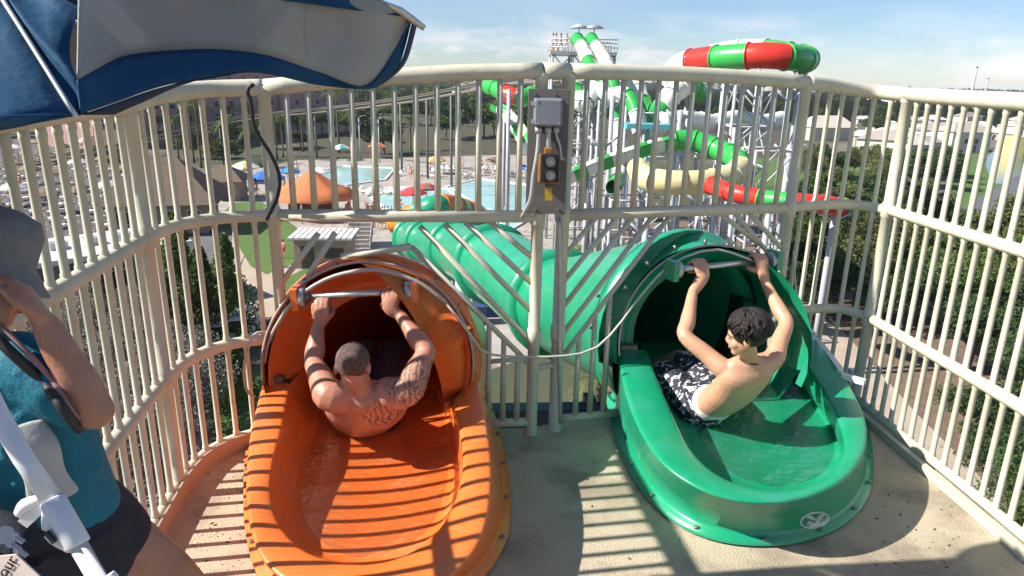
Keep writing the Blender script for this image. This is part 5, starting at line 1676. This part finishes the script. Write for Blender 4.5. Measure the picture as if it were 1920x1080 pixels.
# ------------------------------------------------------------------ elevated track
tr = empty('elevated_track', (0, 0, 0), 0, 'long elevated ride track curving in front of the hotel', 'ride track')
TP = catmull([PY(-60, 330, 120), PY(120, 290, 124), PY(260, 264, 130), PY(360, 240, 136), PY(460, 219, 142), PY(560, 208, 142), PY(640, 200, 140), PY(773, 182, 120), PY(860, 165, 105), PY(940, 149, 92), PY(1000, 142, 82), PY(1060, 139, 78)], 61)
for off in (-.5, .5):
    b = MB(); b.tube([p + V(0, 0, off * .3) + V(0, off, 0) for p in TP], .14, 8); b.build('rail', M['rust'] if 'rust' in M else mat('dark_track_steel', (.10, .085, .07), .6), tr)
b = MB(); b.tube([p - V(0, 0, .7) for p in TP], .22, 8); b.build('spine', mat('track_spine', (.16, .14, .12), .6), tr)
for k in range(2, 60, 4):
    p = TP[k]
    b = MB(); b.tube([V(p.x, p.y, p.z - .7), V(p.x, p.y, GZ)], .2, 8); b.build('pylon', mat('pylon_steel', (.14, .13, .11), .7) if k == 2 else bpy.data.materials['pylon_steel'], tr)

# ------------------------------------------------------------------ hotel
M['pink'] = mat('pink_render', (0.42, 0.25, 0.22), 0.85, c2=(.38, .225, .20), scale=.12)
M['win'] = mat('dark_window', (0.045, 0.045, 0.05), 0.2)
M['trimc'] = mat('pale_stucco', (0.55, 0.45, 0.40), 0.8)
M['roofgrey'] = mat('flat_roof', (0.30, 0.28, 0.26), 0.9)
ho = empty('hotel', (0, 0, 0), 0, 'long pink hotel with rows of small windows behind the parasol', 'hotel')
pl, pr_ = PY(175, 250, 150), PY(668, 235, 235)
pl.z = pr_.z = GZ
dv = (pr_ - pl); Lh = dv.length; dv.normalize(); ang = math.atan2(dv.y, dv.x); nv = V(dv.y, -dv.x, 0)
wins = {}
def win_obj(parent, p, w_, h_, rz, name='window'):
    key = (round(w_, 1), round(h_, 1))
    if key not in wins:
        b = MB(); b.box((0, 0, 0), (w_, .10, h_)); b.cur = 1; b.box((0, .02, 0), (w_ + .3, .08, h_ + .3))
        me = b.mesh('window'); me.materials.append(M['win']); me.materials.append(M['trimc'])
        wins[key] = me
    o = link(name, wins[key], parent); o.location = p; o.rotation_euler = (0, 0, rz)
    return o
blocks = ((0, .30, 21.5), (.30, .62, 19.5), (.62, .82, 17.5), (.82, 1.0, 14.5))
for i, (t0, t1, h_) in enumerate(blocks):
    c_ = pl + dv * Lh * (t0 + t1) / 2 - nv * (8 + (i % 2) * 1.0)
    b = MB(); b.box((c_.x, c_.y, GZ + h_ / 2), (Lh * (t1 - t0) - .05, 16, h_), rz=ang); b.build('wall', M['pink'], ho)
    b = MB(); b.box((c_.x, c_.y, GZ + h_ + .35), (Lh * (t1 - t0) + .5, 16.6, .7), rz=ang); b.build('parapet', M['trimc'], ho)
    nfl = int(h_ / 3.2)
    ncol = int(Lh * (t1 - t0) / 4.6)
    for f in range(nfl):
        for k in range(ncol):
            u = Lh * t0 + (k + .5) * Lh * (t1 - t0) / ncol
            p = pl + dv * u + nv * (.0 - (i % 2) * 1.0 + .06)
            win_obj(ho, V(p.x, p.y, GZ + 2.2 + f * 3.2), 1.5, 1.5, ang)
b = MB(); c_ = pl + dv * Lh * .74 + nv * 5; b.box((c_.x, c_.y, GZ + 2.6), (26, 9, 5.2), rz=ang); b.build('annex', M['trimc'], ho)
b = MB(); b.box((c_.x, c_.y, GZ + 5.4), (27, 10, .5), rz=ang); b.build('annex_roof', mat('salmon_roof', (.5, .22, .17), .8), ho)

# ------------------------------------------------------------------ buildings of the park
def hip_building(name, label, cat, loc, rz, w_, d_, h_, rh, wallm, roofm, over=.6, wn=0, group=None, ridge=.35):
    t = empty(name, (loc.x, loc.y, GZ), rz, label, cat, group)
    b = MB(); b.box((0, 0, h_ / 2), (w_, d_, h_)); b.build('wall', wallm, t)
    b = MB()
    x, y = w_ / 2 + over, d_ / 2 + over; r_ = w_ * ridge * .5
    b.add([V(-x, -y, h_), V(x, -y, h_), V(x, y, h_), V(-x, y, h_), V(-r_, 0, h_ + rh), V(r_, 0, h_ + rh)], [(0, 1, 5, 4), (1, 2, 5), (2, 3, 4, 5), (3, 0, 4), (3, 2, 1, 0)])
    b.build('roof', roofm, t)
    for k in range(wn):
        u = -w_ / 2 + (k + .5) * w_ / wn
        win_obj(t, V(u, -d_ / 2 - .04, h_ * .55), 1.1, 1.2, 0)
    if wn:
        b = MB(); b.box((w_ * .1, -d_ / 2 - .05, 1.05), (1.0, .1, 2.1)); b.build('door', M['win'], t)
    return t
M['thatch'] = mat('brown_thatch', (0.17, 0.12, 0.09), 0.95, c2=(.12, .085, .06), scale=2, bump=.6, bscale=6, stretch=(1, 1, 5))
M['tan'] = mat('tan_wall', (0.34, 0.26, 0.19), 0.85, c2=(.29, .22, .16), scale=.8)
M['khaki'] = mat('khaki_wall', (0.17, 0.18, 0.125), 0.85, c2=(.15, .155, .11), scale=.6)
M['roofwhite'] = mat('white_membrane_roof', (0.72, 0.71, 0.68), 0.7, c2=(.62, .61, .58), scale=.8, c3=(.5, .49, .46), scale3=2)
hip_building('pavilion', 'brown steep roofed pavilion beyond the post of the left railing', 'pavilion', G(318, 425), .25, 9, 8, 3.2, 4.2, M['tan'], M['thatch'], 1.4, 4)
hip_building('pavilion', 'small brown roofed hut left of the footpath by the lawn', 'hut', G(425, 372), .1, 4.5, 4, 2.6, 1.8, M['tan'], M['thatch'], .8, 2)
hip_building('pavilion', 'brown roofed hut behind the sunbathing terrace', 'hut', G(215, 300), .3, 8, 6, 3, 2.6, M['tan'], M['thatch'], .8, 3)
# long low building with a white flat roof
lb = empty('long_building', (0, 0, 0), 0, 'long low khaki building with a bright white flat roof', 'building')
ra_, rb_ = PZ(20, 500, -9.6), PZ(345, 452, -9.6)
dl = (rb_ - ra_); LL = dl.length; dl.normalize(); al = math.atan2(dl.y, dl.x); nl = V(-dl.y, dl.x, 0)
c_ = ra_ + dl * LL / 2 + nl * 3.2
b = MB(); b.box((c_.x, c_.y, (GZ - 9.9) / 2), (LL, 6.2, -9.9 - GZ), rz=al); b.build('wall', M['khaki'], lb)
b = MB(); b.box((c_.x, c_.y, -9.72), (LL + .9, 7.2, .34), rz=al); b.build('roof', M['roofwhite'], lb)
nb = 9
for k in range(nb):
    p = ra_ + dl * LL * (k + .5) / nb - nl * -.08
    o = win_obj(lb, V(p.x, p.y, GZ + 1.9), 1.5, 2.2, al); 
for k in range(nb + 1):
    p = ra_ + dl * LL * k / nb - nl * .06
    b = MB(); b.box((p.x, p.y, (GZ - 9.9) / 2), (.28, .25, -9.9 - GZ), rz=al); b.build('pilaster', M['khaki'], lb)
for k in range(5):
    p = ra_ + dl * LL * (k + .6) / 5 + nl * 3
    b = MB(); b.box((p.x, p.y, -9.3), (1.1, .9, .5), rz=al); b.build('roof_vent', M['galv'], lb)
# orange tent
tn = empty('orange_canopy', tuple(G(590, 405)), 0, 'big orange tented canopy beside the pale terrace', 'canopy')
M['tent'] = fabric('orange_canvas', (0.80, 0.26, 0.10), (0.74, 0.22, 0.08))
rows = []
for r_, z_ in ((.02, 5.6), (.9, 5.0), (2.2, 4.1), (3.6, 3.3), (5.0, 2.7), (5.05, 2.3)):
    rows.append([V(r_ * math.cos(6.283 * k / 32) * (1 + .05 * math.cos(8 * 6.283 * k / 32)), r_ * math.sin(6.283 * k / 32), z_ + .10 * r_ / 5 * math.cos(8 * 6.283 * k / 32)) for k in range(32)])
b = MB(); b.rings(rows); b.build('canopy', M['tent'], tn)
for k in range(8):
    a_ = 6.283 * k / 8
    b = MB(); b.tube([V(4.9 * math.cos(a_), 4.9 * math.sin(a_), 0), V(4.9 * math.cos(a_), 4.9 * math.sin(a_), 2.6)], .08, 8); b.build('pole', M['wsteel'], tn)
b = MB(); b.box((0, 0, 1.0), (5, 3.5, 2.0)); b.build('bar_counter', mat('dark_wood', (.08, .05, .035), .7), tn)
# kiosk with striped roof, steps
ks = empty('kiosk', tuple(G(612, 495)), .06, 'pale kiosk with ribbed white roof above the orange slide mouth', 'kiosk')
b = MB(); b.box((0, 0, 1.3), (4.6, 3.4, 2.6)); b.build('wall', M['tan'], ks)
for k in range(11):
    b = MB(); b.box((-2.5 + k * .5, 0, 2.75), (.36, 4.2, .16)); b.build('slat', M['roofwhite'], ks)
b = MB(); b.box((0, 0, 2.62), (5.4, 4.3, .06)); b.build('roof', mat('grey_roof_sheet', (.2, .2, .2), .8), ks)  # plain grey sheet, seen as stripes between the white slats
b = MB(); b.box((-1.2, -1.72, 1.0), (1.1, .08, 2.0)); b.build('door', M['win'], ks)
b = MB(); b.box((1.1, -1.72, 1.4), (1.6, .08, .9)); b.build('window', M['win'], ks)
sp = empty('stair', tuple(G(672, 470)), .1, 'grey staircase and ramp right of the kiosk', 'stairs')
for k in range(9):
    b = MB(); b.box((0, k * .42, .12 + k * .22), (2.2, .40, .24 + k * .44 * .5)); b.build('step', M['conc'], sp)
for sx in (-1.15, 1.15):
    b = MB(); b.tube([V(sx, -.2, 1.0), V(sx, 3.6, 3.1)], .05, 6); b.tube([V(sx, -.2, 0), V(sx, -.2, 1)], .05, 6); b.tube([V(sx, 3.6, 1.5), V(sx, 3.6, 3.1)], .05, 6); b.build('handrail', M['wsteel'], sp)
dk = empty('timber_deck', tuple(G(848, 545)), .35, 'small brown timber deck beside the blue bins under the green tube', 'deck')
for k in range(16):
    b = MB(); b.box((-2.2 + k * .29, 0, .55), (.26, 3.0, .07)); b.build('plank', mat('deck_plank', (.22, .12, .07), .8, c2=(.28, .16, .10), scale=1.5) if k == 0 else bpy.data.materials['deck_plank'], dk)
b = MB(); b.box((0, 0, .26), (4.5, 2.8, .5)); b.build('deck_frame', M['bark'], dk)
for (px, py, l) in ((888, 605, 'navy blue storage bin behind the orange tunnel'), (925, 590, 'second navy bin right of the first behind the orange tunnel')):
    q = G(px, py)
    b = MB(); b.box((0, 0, .6), (1.6, 1.1, 1.2)); o = b.build('storage_bin', mat('navy_bin', (.03, .06, .16), .5) if px == 888 else bpy.data.materials['navy_bin']); o.location = q; o.rotation_euler.z = .3
    b = MB(); b.box((0, 0, 1.24), (1.7, 1.2, .1)); b.build('lid', bpy.data.materials['navy_bin'], o)
    tag(o, l, 'storage bin', 'blue storage bins')

# parked carts
M['cartw'] = mat('cart_white', (.75, .75, .74), .3)
for i, (px, py, rz, l) in enumerate(((408, 662, .2, 'white utility cart nearest the conifers'), (438, 650, .25, 'white utility cart in the middle of the parked three'), (458, 632, .9, 'white utility cart turned across the end of the row'))):
    q = G(px, py)
    t = empty('utility_cart', tuple(q), rz, l, 'cart', 'white carts parked below the curved left railing')
    b = MB(); b.box((0, 0, .55), (2.4, 1.2, .5)); b.box((.75, 0, .95), (.7, 1.15, .4)); o = b.build('body', M['cartw'], t); md = o.modifiers.new('b', 'BEVEL'); md.width = .1; md.segments = 2
    b = MB(); b.box((-.1, 0, 1.9), (1.7, 1.25, .07)); b.build('roof', M['cartw'], t)
    for x, y in ((-.85, -.55), (-.85, .55), (.6, -.55), (.6, .55)):
        b = MB(); b.tube([V(x, y, .8), V(x * .9, y, 1.88)], .03, 6); b.build('roof_post', M['black'], t)
        b = MB(); b.tube([V(x, y - .09, .28), V(x, y + .09, .28)], .28, 14); b.build('wheel', M['black'], t)
    b = MB(); b.box((-.2, 0, .95), (.5, 1.05, .5)); b.build('seat', M['black'], t)

# ------------------------------------------------------------------ umbrellas, loungers and bathers
CC = {'blue': (.02, .13, .48), 'white': (.75, .74, .7), 'yellow': (.62, .52, .16), 'red': (.6, .04, .05), 'teal': (.05, .36, .38), 'brown': (.2, .14, .09), 'pink': (.6, .3, .3), 'orange': (.75, .28, .08)}
CM = {k: mat(k + '_canvas', v, .8) for k, v in CC.items()}
def canopy(px, py, r_, h_, c1, c2, label, group='coloured canopies round the pools'):
    t = empty('canopy_umbrella', tuple(G(px, py)), rnd.random(), label, 'umbrella', group)
    b = MB(); b.tube([V(0, 0, 0), V(0, 0, h_ + r_ * .35)], .06, 6); b.build('pole', M['wsteel'], t)
    for j, cc in enumerate((c1, c2)):
        b = MB()
        for k in range(8):
            if k % 2 != j: continue
            a0, a1 = 6.283 * k / 8, 6.283 * (k + 1) / 8
            T = V(0, 0, h_ + r_ * .42)
            e0 = V(r_ * math.cos(a0), r_ * math.sin(a0), h_); e1 = V(r_ * math.cos(a1), r_ * math.sin(a1), h_)
            m0, m1 = T.lerp(e0, .5) + V(0, 0, .12), T.lerp(e1, .5) + V(0, 0, .12)
            dn = V(0, 0, -.22)
            b.add([T, m0, m1, e0, e1, e0 + dn, e1 + dn], [(0, 1, 2), (1, 3, 4, 2), (3, 5, 6, 4)])
        b.build('canopy_panels', CM[cc], t)
    return t
canopy(415, 356, 2.4, 2.4, 'blue', 'white', 'blue and white striped canopy left of the yellow one')
canopy(462, 342, 2.2, 2.4, 'yellow', 'white', 'pale yellow canopy between the two blue ones')
canopy(502, 362, 2.6, 2.2, 'blue', 'blue', 'plain blue canopy behind the black strap')
canopy(545, 350, 1.6, 2.3, 'blue', 'teal', 'small blue canopy left of the orange tent')
canopy(775, 396, 1.7, 2.4, 'red', 'red', 'deep red canopy left of the shallow pool')
canopy(800, 386, 1.5, 2.4, 'red', 'brown', 'smaller dark red canopy beside the deep red one')
canopy(985, 342, 1.5, 2.4, 'blue', 'white', 'blue and white canopy by the end pool')
canopy(708, 296, 2.0, 2.4, 'orange', 'red', 'orange and red canopy at the far edge of the wood')
canopy(746, 288, 1.8, 2.4, 'red', 'white', 'red and white canopy left of the palm')
canopy(818, 326, 1.7, 2.4, 'yellow', 'orange', 'yellow canopy in the middle of the pool terrace')
canopy(640, 300, 1.8, 2.4, 'teal', 'white', 'teal and white canopy at the back of the long pool')
canopy(600, 352, 1.6, 2.4, 'white', 'white', 'white canopy behind the orange tent')
canopy(925, 326, 1.5, 2.4, 'brown', 'brown', 'brown canopy at the right of the pool terrace')
for i, (px, py) in enumerate(((30, 300), (75, 288), (120, 296), (165, 283), (60, 345), (110, 352), (150, 330), (200, 322), (245, 340), (30, 385), (90, 400), (150, 392), (205, 380), (255, 386), (-40, 330), (-60, 395))):
    canopy(px, py, 1.5, 2.2, 'brown' if i % 3 else 'white', 'brown' if i % 3 else 'white', 'brown thatched sunshade on the sunbathing terrace' if i % 3 else 'white sunshade on the sunbathing terrace', 'sunshades on the sunbathing terrace')

def lounger_proto():
    t = empty('sun_lounger', (0, 0, GZ), 0, 'white sun lounger on the sunbathing terrace', 'sun lounger', 'sun loungers on the terrace')
    b = MB(); b.box((0, -.3, .32), (.62, 1.3, .06)); b.build('seat', CM['white'], t)
    b = MB(); b.add([V(-.31, .33, .35), V(.31, .33, .35), V(.31, .85, .80), V(-.31, .85, .80), V(-.31, .36, .30), V(.31, .36, .30), V(.31, .88, .76), V(-.31, .88, .76)], [(0, 1, 2, 3), (7, 6, 5, 4), (0, 4, 5, 1), (1, 5, 6, 2), (2, 6, 7, 3), (3, 7, 4, 0)]); b.build('backrest', CM['white'], t)
    b = MB()
    for x in (-.26, .26):
        for y in (-.85, .3): b.box((x, y, .15), (.05, .05, .30))
    b.build('legs', CM['white'], t)
    return t
lp = lounger_proto(); first = True
ORD = ['rearmost', 'second rearmost', 'third rearmost', 'fourth rearmost', 'fifth rearmost', 'sixth rearmost', 'middle', 'sixth nearest', 'fifth nearest', 'fourth nearest', 'third nearest', 'second nearest', 'nearest']
rg = random.Random(5)
def lounger(x, y, rz, label, group):
    global first
    o = lp if first else copy_tree(lp)
    first = False
    o.location = (x, y, GZ + .05); o.rotation_euler = (0, 0, rz); o['label'] = label; o['group'] = group
for row in range(13):
    py = 268 + row * 13.5
    a_, c_ = G(-20, py), G(285 - row * 1.5, py - 2)
    n_ = int((c_.x - a_.x) / 1.9)
    for k in range(n_):
        if rg.random() < .25: continue
        q = a_.lerp(c_, (k + rg.uniform(-.2, .2)) / n_)
        lounger(q.x, q.y, 3.14 + rg.uniform(-.3, .3), 'white sun lounger in the ' + ORD[row] + ' row of the terrace, ' + ('at its left end' if k < n_ / 4 else 'left of its middle' if k < n_ / 2 else 'right of its middle' if k < n_ * .75 else 'at its right end'), 'sun loungers in rows on the terrace')
for k in range(100):
    px, py = rg.choice([(rg.uniform(560, 760), rg.uniform(356, 368)), (rg.uniform(740, 1000), rg.uniform(318, 334)), (rg.uniform(700, 960), rg.uniform(402, 430))])
    q = G(px, py)
    lounger(q.x, q.y, rg.uniform(0, 6.28), 'white sun lounger standing round the pools', 'sun loungers round the pools')

def bather_proto(pose):
    b = MB()
    if pose == 0:
        chain(b, [(V(0, 0, .88), .16, .7), (V(0, 0, 1.1), .15, .65), (V(0, 0, 1.34), .19, .55)], wide=(1, 0, 0), n=12)
        for s in (-1, 1):
            chain(b, [(V(s * .18, 0, 1.36), .055), (V(s * .25, .02, 1.1), .045), (V(s * .24, .08, .85), .035)], n=8)
            chain(b, [(V(s * .09, 0, .88), .09), (V(s * .10, .02, .48), .06), (V(s * .11, -.02, .08), .045)], n=8)
            chain(b, [(V(s * .11, -.02, .05), .045), (V(s * .11, .12, .04), .035)], n=8)
        b.ell((0, .01, 1.62), (.09, .11, .125)); chain(b, [(V(0, 0, 1.4), .06), (V(0, 0, 1.55), .055)], n=8)
    else:
        chain(b, [(V(0, 0, .88), .16, .7), (V(0, .02, 1.1), .15, .65), (V(0, .05, 1.34), .19, .55)], wide=(1, 0, 0), n=12)
        for s in (-1, 1):
            chain(b, [(V(s * .18, .05, 1.36), .055), (V(s * .24, .05 + s * .14, 1.12), .045), (V(s * .2, .1 + s * .28, .95), .035)], n=8)
            chain(b, [(V(s * .09, 0, .88), .09), (V(s * .10, .06 - s * .14, .48), .06), (V(s * .10, -.02 - s * .3, .09), .045)], n=8)
            chain(b, [(V(s * .10, -.02 - s * .3, .05), .045), (V(s * .10, .12 - s * .3, .04), .035)], n=8)
        b.ell((0, .08, 1.62), (.09, .11, .125)); chain(b, [(V(0, .04, 1.4), .06), (V(0, .06, 1.55), .055)], n=8)
    o = fuse(b, 'person', M['skin_boy'], voxel=.03, smooth=1)
    b = MB(); b.ell((0, -.015 + (.07 if pose else 0), 1.66), (.097, .11, .105), nu=10, nv=6); b.build('hair', M['hair'], o)
    b = MB(); chain(b, [(V(0, 0, .80), .19, .75), (V(0, 0, .98), .165, .75)], wide=(1, 0, 0), n=12); b.build('swimwear', CM['blue'], o)
    return o
bp_ = [bather_proto(0), bather_proto(1)]
used_b = [False, False]
sw = [CM[k] for k in ('blue', 'red', 'teal', 'white', 'orange', 'pink')]
def bather(x, y, z, label, group, rz=None, k=None):
    i = rg.randrange(2)
    o = bp_[i] if not used_b[i] else copy_tree(bp_[i])
    if used_b[i]:
        for ch in o.children:
            if ch.name.startswith('swimwear'):
                ch.data = ch.data.copy(); ch.data.materials[0] = rg.choice(sw)
    used_b[i] = True
    o.location = (x, y, z); o.rotation_euler = (0, 0, rg.uniform(0, 6.28) if rz is None else rz)
    tag(o, label, 'person', group)
for px, l in ((1036, 'person waiting at the left corner of the launch platform'), (1043, 'person just right of the corner of the launch platform'), (1052, 'third person from the left on the launch platform'), (1062, 'person nearest the left slide entrance on the launch platform')):
    q = PY(px, 96, 73); bather(q.x, q.y, zp, l, 'people on the launch platform')
for i in range(90):
    px, py = rg.choice([(rg.uniform(380, 560), rg.uniform(320, 372)), (rg.uniform(640, 760), rg.uniform(400, 440)), (rg.uniform(760, 1000), rg.uniform(312, 345)), (rg.uniform(-10, 260), rg.uniform(280, 410))])
    q = G(px, py); bather(q.x, q.y, GZ + .05, 'bather ' + (('at the left end' if px < 80 else 'in the middle' if px < 170 else 'at the right end') + ' of the sunbathing terrace, ' + ('near its back' if py < 320 else 'halfway back' if py < 365 else 'near its front') if px < 300 else 'between the pavilion and the blue canopies' if px < 562 else 'behind the kiosk by the orange canopy' if px < 700 else 'at the near edge of the shallow pool' if py > 395 else 'on the far side of the pools, left of the signal light' if px < 880 else 'on the far side of the pools, near the backing board'), 'bathers on the far terraces')
for (px, py, l) in ((515, 502, 'person standing at the lawn edge beside the left gate post'), (533, 485, 'person in bright top standing on the lawn left of the kiosk')):
    q = G(px, py); bather(q.x, q.y, GZ + .06, l, 'people on the lawn')

# ------------------------------------------------------------------ houses to the right and the town
M['hwhite'] = objvar(mat('white_house_wall', (.62, .58, .52), .8, c2=(.54, .50, .45), scale=.3), .12)
M['hroof'] = objvar(mat('pale_roof', (.52, .48, .45), .8), .2)
M['hroof2'] = objvar(mat('brown_roof', (.34, .30, .27), .85), .2)
hp = hip_building('house', 'white house with a pale hipped roof', 'house', V(0, 100, 0), 0, 11, 8, 3.4, 2.2, M['hwhite'], M['hroof'], .5, 4, 'white houses right of the park')
hp2 = hip_building('house', 'white house with a brown hipped roof', 'house', V(0, 100, 0), 0, 12, 9, 5.6, 2.4, M['hwhite'], M['hroof2'], .5, 4, 'white houses right of the park')
fh = [True, True]
def house(x, y, rz, s, label, group):
    i = 0 if rg.random() < .7 else 1
    o = (hp, hp2)[i] if fh[i] else copy_tree((hp, hp2)[i])
    fh[i] = False
    o.location = (x, y, GZ); o.rotation_euler.z = rz; o.scale = (s, s, s)
    o['label'] = label; o['group'] = group
for i in range(80):
    px, py = rg.uniform(1600, 2000), rg.uniform(190, 262)
    if i < 12: px, py = rg.uniform(1650, 1800), rg.uniform(255, 300)
    q = G(px, py)
    s_ = rg.uniform(.5, .95)
    house(q.x, q.y, rg.uniform(-.6, .6), s_, ('large' if s_ > .75 else 'small') + ' white house in the ' + ('nearest' if q.y < 180 else 'second' if q.y < 230 else 'third' if q.y < 290 else 'fourth' if q.y < 360 else 'farthest') + ' row ' + ('behind the curved railing' if px < 1690 else 'left of the canal' if px < 1790 else 'above the canal' if px < 1880 else 'at the right edge'), 'white houses right of the park')
for i in range(60):
    d = rg.uniform(420, 1500); a_ = rg.uniform(-.66, .68)
    s_ = rg.uniform(1.1, 2.2)
    wh = ('beyond the hotel', 'over the wood', 'behind the launch platform', 'behind the red and green loop', 'beyond the white houses')[min(4, int((a_ + .66) / 1.34 * 5))]
    house(d * math.tan(a_), d, rg.uniform(0, 3), s_, ('large' if s_ > 1.65 else 'small') + ' distant house ' + wh + (', close behind the trees' if d < 700 else ', halfway to the horizon' if d < 1100 else ', near the horizon'), 'distant houses of the town')
for i in range(26):
    d = rg.uniform(900, 2600); a_ = rg.uniform(-.5, .62)
    b = MB(); hh = rg.uniform(8, 15); w_ = rg.uniform(20, 70)
    b.box((0, 0, hh / 2), (w_, 20, hh))
    o = b.build('block', M['hwhite']); o.location = (d * math.tan(a_), d, GZ); o.name = 'office_block'
    for f in range(int(hh / 5)):
        bb_ = MB(); bb_.box((0, -10.1, 3 + f * 5), (w_ * .9, .2, 2)); bb_.build('window_band', M['win'], o)
    tag(o, 'distant pale block with window bands on the horizon', 'building', 'distant blocks on the horizon')
hip_building('barn', 'pale beige barn like tent left of the white houses', 'barn', G(1545, 262), .3, 15, 9, 4, 3.4, mat('beige_sheet', (.50, .45, .38), .8), mat('beige_tent_roof', (.58, .52, .44), .8), .4, 0, None, .7)
hip_building('barn', 'smaller pale shed just right of the beige barn', 'shed', G(1625, 275), -.2, 8, 5, 3, 1.6, bpy.data.materials['beige_sheet'], bpy.data.materials['beige_tent_roof'], .4, 2, None, .7)
b = MB(); b.box((0, 0, 2.6), (5, 4, 5.2)); b.box((0, -2.05, 1.2), (1.6, .1, 2.4)); o = b.build('yellow_shed', mat('yellow_sheet', (.62, .56, .20), .7)); o.location = G(1900, 295)
tag(o, 'square yellow shed by the canal at the right edge', 'shed')
for px, d, zt, l in ((1827, 420, 14.5, 'tall thin pale mast on the right horizon'), (1852, 520, 10, 'shorter thin mast right of the tall one')):
    q = PY(px, 150, d)
    b = MB(); b.tube([V(0, 0, 0), V(0, 0, zt - GZ)], [.9, .5], 8); b.box((0, 0, zt - GZ), (1.6, 1.6, .5)); o = b.build('mast', M['wsteel']); o.location = (q.x, q.y, GZ); tag(o, l, 'mast', 'masts on the horizon')
for px, py, l in ((676, 300, 'lamp post left of the wooded belt'), (712, 305, 'lamp post beside the orange and red canopy'), (1517, 290, 'lamp post between the thicket and the slides')):
    q = G(px, py)
    b = MB(); b.tube([V(0, 0, 0), V(0, 0, 8.5)], .12, 8); b.tube([V(0, 0, 8.4), V(1.0, 0, 8.7)], .06, 6); b.box((1.2, 0, 8.7), (.6, .25, .12)); o = b.build('lamp_post', M['wsteel']); o.location = q
    tag(o, l, 'lamp post', 'lamp posts of the park')
# small red machine on the road at the right
b = MB(); b.box((0, 0, .8), (1.4, 1.0, 1.1)); b.box((0, 0, 1.6), (.9, .8, .5)); o = b.build('red_bin', CM['red']); o.location = G(1895, 462)
b = MB(); b.box((0, -.52, .9), (.8, .05, .5)); b.build('hatch', M['black'], o)
tag(o, 'small red bin beside the service road at the right edge', 'bin')
# ------------------------------------------------------------------ haze
b = MB(); b.box((0, 4400, (GZ - 1.5 + 14) / 2), (9000, 9400, 14 - (GZ - 1.5)))
hz = b.build('haze', None) if False else None
me = b.mesh('haze'); hm_ = bpy.data.materials.new('haze_air'); hm_.use_nodes = True
t_ = hm_.node_tree; t_.nodes.remove(t_.nodes['Principled BSDF'])
pv = t_.nodes.new('ShaderNodeVolumePrincipled'); pv.inputs['Density'].default_value = 0.00012; pv.inputs['Color'].default_value = (.86, .92, 1, 1)
t_.links.new(pv.outputs[0], t_.nodes['Material Output'].inputs['Volume'])
me.materials.append(hm_)
hz = link('haze', me); hz['kind'] = 'stuff'; hz['label'] = 'pale air haze over the park and town'
scene.cycles.volume_max_steps = 64
scene.cycles.volume_bounces = 0
